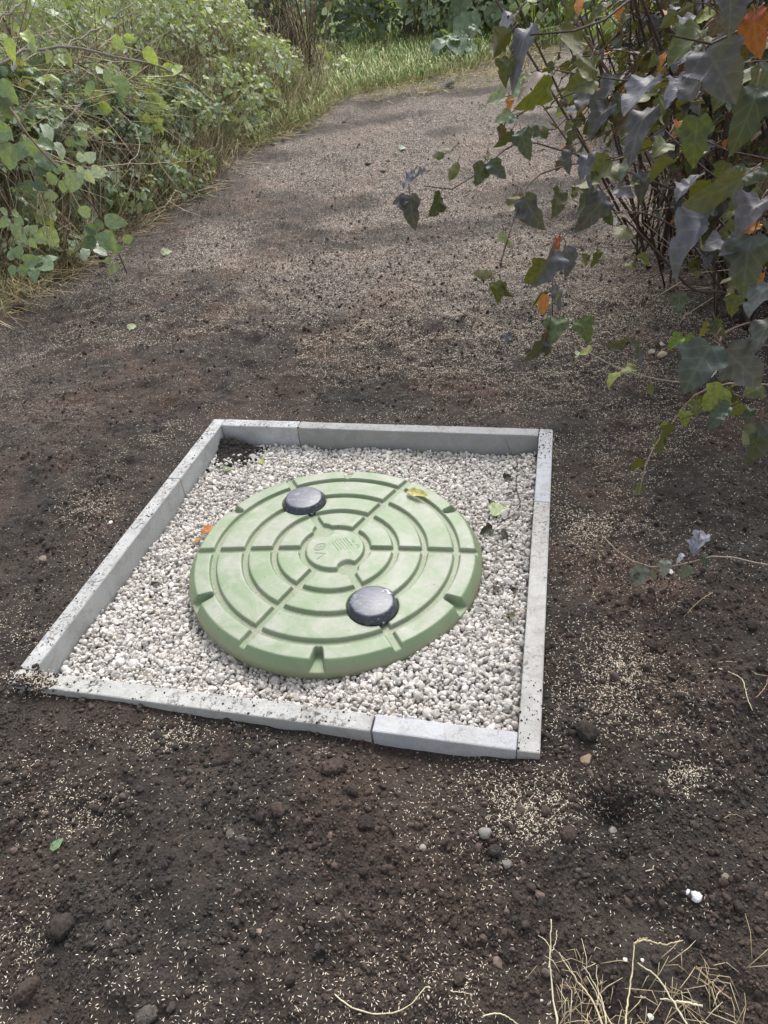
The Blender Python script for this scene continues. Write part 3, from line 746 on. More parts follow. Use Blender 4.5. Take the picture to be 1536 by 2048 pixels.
def lump_thing(name, px, py, rad, label, cat, mat, col, seed, kit='lump', group=None, flat=.8, sub=3, z=None):
    p = G(px, py)
    if z is not None: p[2] = z
    v = lumpy(sub, seed, .3) if kit == 'lump' else chip(sub, seed, 9, .55, .9)
    if kit == 'lump':
        rr = np.random.default_rng(seed); v = v*(1+.05*rr.normal(size=(len(v), 1)))
    rot = rand_rot(1, np.random.default_rng(seed))[0]
    rs = np.random.default_rng(seed+1).uniform(.8, 1.25, 3)
    V = (v*rs)@rot.T*rad; V[:, 2] *= flat; V += p+np.array([0, 0, rad*flat*.35])
    mb = MB(); mb.add(V, ICO[sub][1], col); o = mb.build(name, mat, smooth=(kit == 'lump'), loc=p)
    tag(o, label, cat, group); return o
D1 = (.042, .035, .031); D2 = (.060, .044, .037)
CG = 'large clods on the dug soil'
clods = [
 (1174, 1472, .021, 'rounded dark clod just right of the near right corner of the frame', D1),
 (125, 1850, .021, 'large oval clod in the near left, ringed with seed', D1),
 (62, 1985, .023, 'broad brown clod at the left of the near edge', D2),
 (293, 2035, .019, 'pale grey clod cut by the near edge of the picture', (.08, .07, .062)),
 (672, 1537, .023, 'biggest brown clod in front of the front edging board', D2),
 (705, 1587, .011, 'round clod in a pair in front of the short front board', D1),
 (563, 1635, .014, 'round clod alone on reddish soil in front of the frame', D2),
 (523, 1640, .010, 'small clod beside a round clod on the reddish soil', D1),
 (450, 1518, .012, 'brown clod under the long front board', D2),
 (508, 1502, .010, 'grey clod in a row of four below the front board', D1),
 (545, 1492, .010, 'pale topped clod at the right of a row below the front board', (.075, .06, .05)),
 (735, 1650, .013, 'dark clod beside scattered seed in the near middle', D1),
 (486, 1682, .010, 'flat grey clod in the near middle', (.07, .065, .06)),
 (360, 1682, .011, 'reddish clod left of the near middle', D2),
 (1145, 1470, .009, 'small clod touching the foot of the right edging board', D1),
 (1037, 1800, .011, 'tall clod in a cluster of clods low on the right', D1),
 (1080, 1810, .011, 'round clod in a cluster of clods low on the right', D1),
 (995, 1710, .012, 'clod beside the grey pebble low on the right', D1),
 (1135, 1670, .013, 'clod at the end of the seed patch low on the right', D2),
 (1500, 1785, .012, 'dark clod near the right edge beside a white scrap', D1),
 (1478, 1818, .010, 'small dark clod below another near the right edge', D1),
 (1390, 1875, .013, 'clod in the loose soil above the dry stalks', D1),
 (1295, 800, .010, 'small clod among the seed right of the frame', D1),
 (1162, 835, .010, 'dark clod on seed behind the back right corner', D1),
 (1500, 1256, .013, 'clod at the right edge beside the frame', D1),
 (1300, 1290, .014, 'clod in the soil right of the frame', D1),
 (605, 345, .035, 'dark clod on the far sown soil near the left bank', D1),
 (545, 290, .045, 'broad dark clod by the grass litter on the far left', D1),
 (690, 245, .05, 'crumbled clod at the foot of the far grass', D1),
 (740, 330, .045, 'clod in a far group of clods in mid path', D1),
 (775, 322, .04, 'second clod in the far group in mid path', D1),
 (765, 345, .04, 'nearest clod in the far group in mid path', (.06, .052, .046)),
 (950, 365, .03, 'dark clod under the hanging olive leaves', D1),
 (947, 448, .022, 'clod on the shaded soil under the hanging branch', D1),
 (35, 620, .035, 'dark clod at the foot of the left bank', D1),
 (215, 525, .03, 'clod in the ridge of soil along the left bank', D1),
]
for i, (px, py, r_, lab, c) in enumerate(clods):
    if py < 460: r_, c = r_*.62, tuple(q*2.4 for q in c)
    lump_thing('soil_clod', px, py, r_, lab, 'clod', CLOD, c, 200+i, 'lump', CG, flat=.45 if py < 460 else .8)
stones = [
 (970, 1672, .014, 'pale grey oval pebble on seed low on the right', (.22, .205, .185)),
 (1013, 1735, .009, 'grey pebble below the pale oval pebble', (.17, .155, .14)),
 (1226, 1665, .010, 'long whitish pebble beside the small hole', (.33, .31, .28)),
 (1172, 1520, .012, 'buff stone beside a clod near the right corner of the frame', (.26, .19, .13)),
 (90, 1127, .016, 'brown stone in the soil left of the frame', (.17, .13, .10)),
 (1450, 1756, .010, 'flat brown stone near the right edge', (.18, .15, .12)),
 (518, 1862, .008, 'tan chip upright in the near soil', (.26, .2, .15)),
 (845, 1692, .007, 'white speckled pebble in the near soil', (.27, .25, .22)),
 (1325, 712, .020, 'buff stone under the shrub beside another stone', (.36, .30, .2)),
 (1302, 706, .014, 'smaller stone under the shrub beside the buff stone', (.34, .31, .25)),
 (1323, 692, .012, 'pale round stone under the shrub', (.42, .37, .28)),
 (898, 174, .09, 'large stone with a pale side at the far edge of the soil', (.13, .12, .11)),
]
for i, (px, py, r_, lab, c) in enumerate(stones):
    lump_thing('stone', px, py, r_, lab, 'stone', STONE, c, 300+i, 'chip', 'stones in the dug soil')

# ------------------------------------------------------------------ sown grass seed (stuff)
def build_seed():
    mb = MB()
    tv = np.array([(0, -1, 0), (.19, -.35, 0), (0, -.35, .15), (-.19, -.35, 0), (.20, .3, .03), (0, .3, .18), (-.20, .3, .03), (0, 1, .05)])
    tf = np.array([(0, 1, 2), (0, 2, 3), (1, 4, 5), (1, 5, 2), (2, 5, 6), (2, 6, 3), (4, 7, 5), (5, 7, 6)])
    px, py = [], []
    def patch(n, x, y, sx, sy, rot=0):
        n = int(n*1.5); sx *= 1.3; sy *= 1.3
        a = RNG.normal(size=(2, n))*np.array([[sx], [sy]]); c, s = math.cos(R(rot)), math.sin(R(rot))
        px.append(x+a[0]*c-a[1]*s); py.append(y+a[0]*s+a[1]*c)
    for a in [(420, 310, 850, 40, 45), (180, 290, 875, 22, 20), (420, 195, 985, 45, 45), (300, 175, 1020, 25, 18), (200, 40, 1275, 45, 25), (260, 20, 1260, 40, 40), (260, 90, 1368, 26, 10), (150, 130, 1375, 60, 9),
              (320, 370, 1468, 80, 18), (120, 345, 1470, 30, 12), (950, 1190, 1035, 50, 42), (300, 1180, 1050, 24, 22), (700, 1230, 1100, 110, 80), (1000, 1235, 1365, 75, 55, 30), (500, 1235, 1350, 28, 28), (420, 1310, 1420, 90, 30),
              (900, 1040, 1610, 85, 55), (420, 1060, 1625, 38, 38), (300, 980, 1565, 60, 35), (260, 1090, 1690, 60, 60), (240, 1375, 1552, 22, 14), (90, 1420, 1570, 60, 20), (2600, 1180, 760, 110, 60), (2000, 1270, 880, 90, 60), (500, 1320, 830, 80, 40),
              (3000, 930, 720, 170, 40), (2200, 640, 640, 160, 70), (1600, 760, 560, 150, 40), (1600, 1000, 600, 130, 60), (700, 520, 690, 120, 50), (300, 110, 690, 60, 25), (300, 250, 960, 60, 80),
              (350, 100, 1600, 70, 45), (200, 170, 1640, 40, 30), (160, 80, 1880, 50, 30), (160, 980, 1985, 120, 40), (250, 1250, 1240, 80, 60), (170, 300, 600, 80, 40), (150, 1110, 900, 30, 50), (200, 1010, 1990, 60, 30)]:
        patch(*a)
    n = 3900; px.append(RNG.uniform(-20, 1000, n)); py.append(1440+620*RNG.random(n)**.8)
    n = 700; px.append(RNG.uniform(1000, 1550, n)); py.append(RNG.uniform(1440, 1900, n))
    n = 1700; px.append(RNG.uniform(1060, 1550, n)); py.append(RNG.uniform(900, 1450, n))
    n = 2200; px.append(RNG.uniform(-20, 420, n)); py.append(RNG.uniform(700, 1380, n))
    n = 42000; px.append(RNG.uniform(-20, 1550, n)); py.append(RNG.triangular(440, 640, 900, n))
    n = 90000; px.append(RNG.uniform(60, 1550, n)); py.append(700-600*(1-np.sqrt(1-RNG.random(n)*.999))**.62)
    px = np.concatenate(px); py = np.concatenate(py)
    X = ground_hit(px, py, 10); x, y = X[:, 0], X[:, 1]
    # scatter has its own clumping
    cn = 300; cp_ = FL+exf*(.085+.055*RNG.normal(size=(cn, 1)))+eyl*(.018+.014*RNG.normal(size=(cn, 1)))
    k = (frame_dist(x, y) < -.002) & (bank_dist(x, y) < .05) & (y < back_edge(x)) & (vnoise(x*9, y*9, 51)+RNG.normal(scale=.18, size=len(x)) > .30)
    thinned = (y > 2.5) & (y < 4.3) & (vnoise(x*1.6, y*1.6, 52) < .45) & (RNG.random(len(x)) < .7); k &= ~thinned  # fewer seeds in patches across the middle ground
    x, y = np.r_[x[k], cp_[:, 0]], np.r_[y[k], cp_[:, 1]]; n = len(x)
    e = .004; z = gz(x, y); z[-cn:] = .003+.007*np.exp(-((cp_-FL-exf*.03)@exf/.055)**2-((cp_-FL-eyl*.015)@eyl/.035)**2); zx = (gz(x+e, y)-z)/e; zy = (gz(x, y+e)-z)/e; zx[-cn:] = 0; zy[-cn:] = 0
    nrm = np.stack([-np.clip(zx, -.7, .7), -np.clip(zy, -.7, .7), np.ones(n)], 1)+RNG.normal(scale=.2, size=(n, 3))
    th = RNG.uniform(0, 6.283, n); d = np.stack([np.cos(th), np.sin(th), zx*np.cos(th)*.7+zy*np.sin(th)*.7+RNG.normal(scale=.18, size=n)], 1)
    s = RNG.uniform(.0022, .0038, n)*(1+.28*sstep(2.0, 3.6, y))
    col = palette(n, [((.60, .52, .41), 5), ((.70, .63, .52), 3), ((.45, .36, .26), 2.5), ((.42, .41, .26), .5)], jit=.12)
    scatter(mb, tv, tf, np.stack([x, y, z+.0018], 1), frame_from(d, nrm), np.stack([s, s, s], 1), col)
    o = mb.build('grass_seed', SEED); tag(o, 'pale grass seed sown in drifts over the dark soil', 'grass seed', kind='stuff')
build_seed()

# ------------------------------------------------------------------ small things lying about
def single_leaf(name, kit, p, d, nrm, size, col, label, mat=FALL, stalk=0, aspect=1.0):
    v, f, u = kit; rot = frame_from(np.array([d], float), np.array([nrm], float))
    p = np.asarray(p, float)
    s = np.array([[size*aspect, size, size]])
    def go(mb): scatter(mb, v, f, p[None], rot, s, np.array([col]), u)
    if not stalk:
        mb = MB(); go(mb); o = mb.build(name, mat, loc=p); return tag(o, label, 'leaf')
    root = empty(name, tuple(p), label, 'leaf'); mb = MB(); go(mb); under(mb.build('leaf_blade', mat), root)
    sb = MB(); dd = np.array(d, float)/np.linalg.norm(d)
    tubes(sb, spline([p, p-dd*stalk*.5+np.array([0, 0, .004]), p-dd*stalk], 6), np.linspace(.0011, .0008, 6)[None], (.12, .06, .05), 4)
    under(sb.build('leaf_stalk', BARK), root); return root
def lidpt(px, py, h=.004):
    d = ray(px, py); P0 = LORG+LN*(dome(.25)+h); t = ((P0-CAM)@LN)/(d@LN); return CAM+d*t
def gravpt(px, py, h=.006):
    d = ray(px, py); t = 1.8
    for _ in range(20):
        X = CAM+d*t; t += (X[2]-gravel_z(X[0:1], X[1:2])[0]-h)/max(-d[2], .1)
    return CAM+d*t
fine = lambda half, fo, dr, sd: leaf_from(half, fo, dr, .05, sd, 3)
a, b = lidpt(815, 983, .003), lidpt(857, 997, .003)
single_leaf('fallen_leaf', fine(OVATE, .5, -.1, 61), a, b-a, (0.1, -.3, 1), np.linalg.norm(b-a), (.50, .44, .16), 'narrow yellow leaf lying on the green lid', aspect=.62)
a, b = gravpt(406, 1068, .012), gravpt(430, 1048, .020)
single_leaf('fallen_leaf', fine(OVATE, .5, .2, 62), a, b-a, (-.5, -.5, 1), np.linalg.norm(b-a)*1.05, (.42, .15, .035), 'orange leaf on the gravel against the left rim of the lid', aspect=.8)
a, b = gravpt(388, 1086, .010), gravpt(398, 1074, .014)
single_leaf('fallen_leaf', fine(OVATE, .4, .2, 63), a, b-a, (-.3, -.6, 1), np.linalg.norm(b-a)*1.1, (.36, .17, .05), 'small rusty leaf scrap on the gravel left of the lid')
a, b = gravpt(980, 1022, .012), gravpt(1012, 1014, .014)
single_leaf('fallen_leaf', fine(ROUND, .15, .05, 64), a, b-a, (0, -.25, 1), np.linalg.norm(b-a), (.36, .42, .24), 'pale green round leaf with a stalk on the gravel right of the lid', stalk=.075, aspect=1.1)
a, b = gravpt(450, 942, .010), gravpt(470, 926, .012)
single_leaf('fallen_leaf', fine(LOBED, .5, .3, 65), a, b-a, (-.2, -.5, 1), .035, (.16, .22, .09), 'green crumpled leaf by the soil heap in the back left corner')
a, b = gravpt(522, 918, .010), gravpt(530, 936, .012)
single_leaf('fallen_leaf', fine(OVATE, .6, .2, 66), a, b-a, (-.3, -.4, 1), .036, (.38, .38, .16), 'pale yellow leaf on the gravel near the back left corner')
a, b = gravpt(297, 1228, .008), gravpt(301, 1210, .010)
single_leaf('fallen_leaf', fine(LANCE, .4, .2, 67), a, b-a, (-.2, -.4, 1), .03, (.3, .36, .2), 'thin green leaf scrap on the gravel left of the lid')
for (px, py, s_, r_, lab, c) in ((984, 1058, .04, 200, 'black withered leaf below the pale round leaf on the gravel', (.02, .018, .018)), (1000, 1065, .035, 300, 'black curled leaf rightmost of the withered pair on the gravel', (.018, .016, .016)),
                        (1008, 958, .035, 20, 'black withered leaf near the back right of the gravel', (.022, .02, .02)), (1020, 990, .022, 110, 'black leaf scrap beside the thin twig', (.02, .018, .018)), (980, 1008, .028, 60, 'dark folded leaf touching the pale round leaf', (.025, .024, .022)), (992, 1180, .026, 80, 'dark brown leaf scrap on the gravel by the right board', (.05, .035, .025)), (1024, 1182, .018, 20, 'black crumb of leaf by the right board', (.025, .02, .02)), (1028, 1234, .02, 140, 'mossy brown leaf scrap by the right board', (.09, .08, .03)), (305, 1172, .022, 40, 'dark leaf scrap on the gravel by the left board', (.03, .026, .022))):
    p = gravpt(px, py, .012); single_leaf('withered_leaf', fine(LOBED, .9, .5, int(px)), p, (math.cos(R(r_)), math.sin(R(r_)), .15), (.3, -.4, 1), s_, c, lab)
p = G(108, 1708)+np.array([0, 0, .012]); single_leaf('fallen_leaf', fine(OVATE, .3, .2, 71), p, (.6, .8, .1), (.2, -.3, 1), .030, (.12, .22, .10), 'small toothed green leaf on the soil in the near left', aspect=.8)
for (px, py, s_, c, lab) in ((258, 660-0, .05, (.3, .34, .2), 'pale crumpled leaf on the soil below the left bank'), (326, 512, .07, (.28, .33, .2), 'wilted pale green leaf lying out on the soil by the left bank'), (1152, 712, .03, (.45, .52, .42), 'pale green leaf scrap on the seed near the shrub'), (800, 305, .07, (.3, .38, .3), 'grey green leaf on the far sown soil'), (1338, 1147, .016, (.6, .6, .55), 'small white petal on the soil right of the frame')):
    p = G(px, py)+np.array([0, 0, .012]); single_leaf('fallen_leaf', fine(ROUND, .5, .3, int(px)+3), p, (.7, .5, .2), (.1, -.5, 1), s_, c, lab)
# the fine black twig leaning on the back board
tw = MB(); cp = [P(1010, 876, 2.19), P(1022, 905, 2.13), gravpt(1034, 945, .02), gravpt(1032, 975, .014), gravpt(1040, 1010, .012), gravpt(1032, 1025, .010), gravpt(1000, 1045, .010)]
tubes(tw, spline(cp, 40), np.linspace(.0009, .0016, 40)[None], (.035, .028, .025), 5)
for q in ([gravpt(1032, 975, .014), gravpt(1022, 1010, .012), gravpt(1018, 1030, .01)], [gravpt(1038, 1008, .012), gravpt(1026, 1018, .012), gravpt(1018, 1020, .012)]):
    tubes(tw, spline(q, 10), np.linspace(.0011, .0006, 10)[None], (.04, .03, .027), 4)
tag(tw.build('twig', BARK, loc=tuple(cp[0])), 'thin dark twig leaning over the back board onto the gravel', 'twig')
# dry stalks, roots and scraps on the soil
def stalk_thing(name, paths, col, label, cat, group=None):
    mb = MB()
    for pts, r_ in paths: 
        p = spline(pts, 22); rg = np.random.default_rng(int(abs(p[0, 0])*1e5)); p[1:-1] += rg.normal(scale=.0005, size=(20, 3)); p = np.repeat(p, 1, 0)
        w = np.linspace(r_*.72, r_*.40, 22)*np.random.default_rng(len(label)).uniform(.8, 1.2, 22); tubes(mb, p, w[None], col, 5)
    o = mb.build(name, STRAW, loc=tuple(paths[0][0][0])); return tag(o, label, cat, group)
def GZ(px, py, h=.004): p = G(px, py); p[2] = gz_smooth(p[:1], p[1:2])[0]+h+.006; return p
S1 = (.52, .43, .27); S2 = (.42, .32, .2); S3 = (.58, .52, .36)
SG = 'dry stalks in the near right corner'
stalk_thing('dry_stalk', [([GZ(668, 1990), GZ(700, 2018, .01), GZ(770, 2036, .012), GZ(815, 2022, .012), GZ(852, 1982, .012)], .0018), ([GZ(852, 1982, .012), GZ(895, 1988, .01), GZ(940, 1992)], .0014)], S3, 'bent pale stalk like a shallow V at the near edge', 'stalk', SG)
stalk_thing('dry_stalk', [([GZ(955, 2037), GZ(1005, 2036, .01), GZ(1040, 2060, .01)], .0019)], S3, 'thick pale stalk cut by the near edge right of the V shaped one', 'stalk', SG)
stalk_thing('dry_stalk', [([P(1118, 2060, .93), P(1104, 1980, .96), P(1100, 1930, .975), P(1102, 1838, 1.0)], .0020), ([P(1102, 1916, .98), P(1095, 1885, .99), P(1076, 1870, 1.0)], .0012), ([P(1104, 1905, .98), P(1114, 1870, .99), P(1113, 1860, 1.0)], .001)], S3, 'tall forked dry stalk standing upright in the near right', 'stalk', SG)
stalk_thing('dry_stalk', [([P(1210, 2060, .92), P(1175, 1985, .955), P(1150, 1955, .97), P(1118, 1905, .985)], .0020)], S1, 'thick dry stalk crossing to the forked upright one', 'stalk', SG)
stalk_thing('dry_stalk', [([P(1250, 2060, .92), P(1255, 2000, .945), P(1266, 1930, .97), P(1268, 1888, .985)], .0019), ([P(1268, 1888, .985), P(1290, 1880, .98), P(1320, 1888, .98), P(1366, 1881, .985)], .0017), ([P(1268, 1888, .985), P(1280, 1878, .99), P(1295, 1876, .99)], .0012)], S1, 'dry stalk bent over at the top like a hook', 'stalk', SG)
stalk_thing('dry_stalk', [([P(1380, 2060, .92), P(1345, 2000, .94), P(1310, 1950, .96), P(1275, 1925, .975)], .002)], S3, 'pale dry stalk sloping down to the right corner', 'stalk', SG)
stalk_thing('dry_stalk', [([P(1462, 1998, .95), P(1430, 1972, .96), P(1392, 1932, .975)], .0013), ([P(1440, 1985, .955), P(1452, 1970, .955)], .0009), ([P(1425, 1966, .96), P(1440, 1950, .962)], .0009)], S2, 'thin sprigged dry stalk at the right of the stalk heap', 'stalk', SG)
stalk_thing('dry_stalk', [([P(1405, 2012, .935), P(1360, 2003, .94), P(1320, 1998, .945)], .0022)], S3, 'short thick pale stalk lying level in the heap', 'stalk', SG)
stalk_thing('dry_stalk', [([P(1215, 2060, .92), P(1200, 1990, .95), P(1167, 1932, .975)], .0013)], S3, 'slim straight dry stalk left of the hooked one', 'stalk', SG)
stalk_thing('dry_stalk', [([P(1228, 2060, .92), P(1200, 2000, .945), P(1193, 1930, .97)], .0013)], S1, 'slim curved dry stalk beside the straight slim one', 'stalk', SG)
mbs = MB(); n = 120; bx = RNG.uniform(1080, 1500, n); by = 2070-RNG.random(n)**1.4*150; X = ground_hit(bx, by); X[:, 2] = gz(X[:, 0], X[:, 1])+.003
th = RNG.uniform(0, 6.283, n); ln = RNG.uniform(.02, .07, n); e = np.stack([np.cos(th), np.sin(th), RNG.uniform(0, .6, n)], 1)*ln[:, None]
bend = RNG.normal(scale=.008, size=(n, 3)); tubes(mbs, np.stack([X, X+e*.5+np.abs(bend), X+e], 1), np.stack([np.full(n, .0007), np.full(n, .0006), np.full(n, .0003)], 1), palette(n, [(S1, 2), (S2, 2), (S3, 2)], jit=.2), 4)
tag(mbs.build('chopped_straw', STRAW), 'short bits of dry stalk heaped in the near right corner', 'straw', kind='stuff')
RG = 'pale roots and straws on the soil right of the frame'
for lab, pts, r_, c in (('straight pale root below the low sprig', [(1424, 1190), (1400, 1205), (1366, 1240)], .0014, S2), ('long curved pale root near the right edge', [(1435, 1342), (1480, 1362), (1492, 1400), (1503, 1427)], .0017, S3),
                        ('short thin root beside the long curved one', [(1422, 1370), (1440, 1383), (1454, 1404)], .0013, S2), ('pale root running out of the right edge', [(1424, 1330), (1478, 1332), (1512, 1353), (1545, 1360)], .0014, S2), ('forked root at the right edge of the soil', [(1510, 1400), (1525, 1385), (1540, 1340)], .0014, (.36, .24, .16)),
                        ('small hooked straw in the lower right', [(1290, 1748), (1303, 1744), (1306, 1734)], .0016, S3), ('arched thin straw in the lower right', [(1446, 1642), (1462, 1634), (1485, 1640)], .0009, S2)):
    stalk_thing('root', [([GZ(*q) for q in pts], r_)], c, lab, 'root', RG)
o = lump_thing('white_scrap', 1392, 1790, .009, 'crumpled white scrap on the soil in the lower right', 'litter', STONE, (.75, .76, .78), 401, 'lump'); 
o = lump_thing('white_scrap', 1377, 1781, .0055, 'tiny white scrap beside the crumpled one', 'litter', STONE, (.66, .7, .76), 402, 'lump')
for i, (px, py, r_, lab) in enumerate(((1230, 1958, .008, 'white chip standing among the dry stalks'), (1250, 1920, .005, 'small white chip above the others in the stalk heap'), (1287, 1989, .006, 'white chip at the middle of the stalk heap'), (1302, 2031, .008, 'largest white chip at the near edge'), (1083, 2000, .005, 'white chip left of the forked stalk'), (1285, 1921, .005, 'white chip under the hooked stalk'), (222, 1047, .010, 'white scrap on the soil left of the frame'))):
    lump_thing('white_chip', px, py, r_*.75, lab, 'chip', STONE, (.62, .6, .55), 420+i, 'chip', 'white chips in the soil', flat=.6)
# ------------------------------------------------------------------ vegetation
def unit(v): return v/np.maximum(np.linalg.norm(v, axis=-1, keepdims=True), 1e-9)
def depth_of(X): return float((np.asarray(X)-CAM)@fw)
rv = np.random.default_rng(77)
SLATE, OLIVE, DGREEN, BROWN = (.062, .060, .080), (.070, .078, .016), (.030, .046, .026), (.068, .034, .017)
ORANGE, RED, PALE, YG, LILAC_SHEEN = (.42, .15, .03), (.34, .055, .028), (.25, .31, .18), (.20, .23, .04), (.095, .095, .135)  # lilac is sky sheen on the leaves, put into their colour
NP = [(SLATE, 4), (OLIVE, 4), (DGREEN, 2.5), (BROWN, 3.0), (ORANGE, .95), (YG, .35), (PALE, .12)]
def leaves_along(mb, pts, start, step, size, pal, kit, rng, droop=.5, side=.8, up_bias=1.0, twigs=None, wind=(-.35, -.1, 0)):
    """leaves on short stalks set alternately along a branch"""
    seg = np.linalg.norm(np.diff(pts, axis=0), axis=1); cum = np.r_[0, np.cumsum(seg)]; tot = cum[-1]
    s = np.arange(start*tot, tot, step); s = s+rng.normal(scale=step*.25, size=len(s)); s = np.clip(s, 0, tot)
    if len(s) == 0: return
    p = np.stack([np.interp(s, cum, pts[:, k]) for k in range(3)], 1)
    t = unit(np.stack([np.interp(np.minimum(s+.02, tot), cum, pts[:, k])-np.interp(np.maximum(s-.02, 0), cum, pts[:, k]) for k in range(3)], 1)+1e-6)
    n = len(s); sd = unit(np.cross(t, np.array([0, 0, 1.]))+1e-6)*np.where(np.arange(n) % 2, 1, -1)[:, None]
    d = unit(t*.45+sd*side*rng.uniform(.4, 1.2, (n, 1))+np.array([0, 0, -droop])*rng.uniform(.3, 1.6, (n, 1))+np.array(wind)+rng.normal(scale=.25, size=(n, 3)))
    nr = unit(np.array([0, 0, up_bias])+rng.normal(scale=.55, size=(n, 3)))
    stalk = size*rng.uniform(.25, .5, (n, 1)); q = p+d*stalk
    put_leaves(mb, kit, q, d, nr, size*rng.lognormal(-.05, .25, n), palette(n, pal, rng, .2), rng)
    if twigs is not None: tubes(twigs, np.stack([p, (p+q)/2+np.array([0, 0, .004]), q], 1), np.full((n, 3), .0011), (.10, .06, .045), 3)
def branch_part(root, pts, r0, r1, leaf_fn, name='branch', bark=(.075, .052, .042), k=6):
    bm = MB(); n = len(pts); tubes(bm, pts, np.linspace(r0, r1, n)[None], bark, k)
    fm = MB(); leaf_fn(fm, bm)
    b = under(bm.build(name, BARK), root)
    if fm.n: 
        f = fm.build('foliage', root_leaf[0]); f.parent = b; f.matrix_parent_inverse = b.matrix_world.inverted() if False else Matrix.Translation(-Vector(root.location))
        f.matrix_parent_inverse = (Matrix.Translation(Vector(root.location)) @ b.matrix_parent_inverse).inverted() @ Matrix.Identity(4)
    return b
root_leaf = [NINE]
BK = (.070, .048, .040)
# ---- the purple leaved shrub on the right: two plants, one rooted just outside the picture
BASE2 = G(1450, 640); BASE1 = np.array([1.75, 1.75, float(gz_smooth(np.array([1.75]), np.array([1.75]))[0])])
shrub2 = empty('purple_leaf_shrub', tuple(BASE2), 'tall twiggy purple and olive leaved shrub rooted at the right edge of the soil', 'shrub', 'purple leaved shrubs on the right')
shrub1 = empty('purple_leaf_shrub', tuple(BASE1), 'nearest branches of large slate purple leaves reaching in from the right edge', 'shrub', 'purple leaved shrubs on the right')
# stems of the rooted one: a thicket of upright rods
sm = MB(); n = 150
ang = rv.uniform(0, 6.283, n); rad = np.sqrt(rv.random(n)); bx = BASE2[0]+.22+rad*np.cos(ang)*.40; by = BASE2[1]+.55+rad*np.sin(ang)*.80
b0 = np.stack([bx, by, gz_smooth(bx, by)-.02], 1)
lean = np.stack([rv.normal(-.08, .34, n), rv.normal(-.05, .28, n), np.ones(n)], 1); hh = rv.uniform(1.1, 2.3, n)[:, None]
mid1 = b0+lean*hh*.35+rv.normal(scale=.03, size=(n, 3)); mid2 = b0+lean*hh*.7+rv.normal(scale=.05, size=(n, 3)); top = b0+lean*hh+rv.normal(scale=.1, size=(n, 3))
tubes(sm, np.stack([b0, mid1, mid2, top], 1), np.linspace(.0085, .003, 4)[None]*rv.uniform(.5, 1.15, (n, 1)), palette(n, [(BK, 3), ((.11, .08, .06), 2), ((.16, .12, .09), 1)], rv, .25), 5)
under(sm.build('stem_thicket', BARK), shrub2)
dm = MB(); n = 800                                                 # dead twigs caught in the thicket
ang = rv.uniform(0, 6.283, n); rad = np.sqrt(rv.random(n)); p0 = np.stack([BASE2[0]+.25+rad*np.cos(ang)*.5, BASE2[1]+.5+rad*np.sin(ang)*.8, rv.uniform(.0, 1.1, n)], 1)
d = unit(rv.normal(size=(n, 3))*np.array([1, 1, .9])+np.array([0, 0, .5])); ln = rv.uniform(.15, .55, (n, 1))
tubes(dm, np.stack([p0, p0+d*ln*.5+rv.normal(scale=.025, size=(n, 3)), p0+d*ln], 1), np.stack([np.full(n, .0022), np.full(n, .0018), np.full(n, .001)], 1), palette(n, [((.24, .18, .13), 2), ((.40, .33, .24), 2), (BK, 2)], rv, .25), 4)
under(dm.build('dead_twigs', BARK), shrub2)
def zkit(mb, tw, pts, st, step, size, pal=NP, kit=LT_LOBED, rng=rv, **k): leaves_along(mb, pts, st, step, size, pal, kit, rng, twigs=tw, **k)
# filler branches of the rooted shrub
def filler(root, base, px, py, dd, size, k, rise=.35, pal=NP):
    e = P(px, py, dd); b = base+np.array([rv.normal(.25, .25), rv.normal(.2, .35), 0]); b[2] = .5+rv.random()*.6
    m = (b*.45+e*.55); m[2] = max(e[2], b[2])+rise*rv.uniform(-.1, .8)
    pts = spline([b, m, e], 22); pts[4:-1] += rv.normal(scale=.008, size=(17, 3))
    def lf(fm, bm):
        zkit(fm, bm, pts, .40, .045, size, pal, droop=.5)
        for q in range(k):                                         # side shoots
            i = rv.integers(8, 20); t = unit(pts[i+1]-pts[i]); dv = unit(t+rv.normal(scale=.7, size=3)+np.array([-.2, 0, -.15])); l = rv.uniform(.10, .26)
            sp = spline([pts[i], pts[i]+dv*l*.5+np.array([0, 0, .02]), pts[i]+dv*l+np.array([0, 0, -.03])], 8)
            tubes(bm, sp, np.linspace(.0022, .001, 8)[None], BK, 4); zkit(fm, bm, sp, .25, .035, size*.9, pal)
    branch_part(root, pts, .0058, .0016, lf)
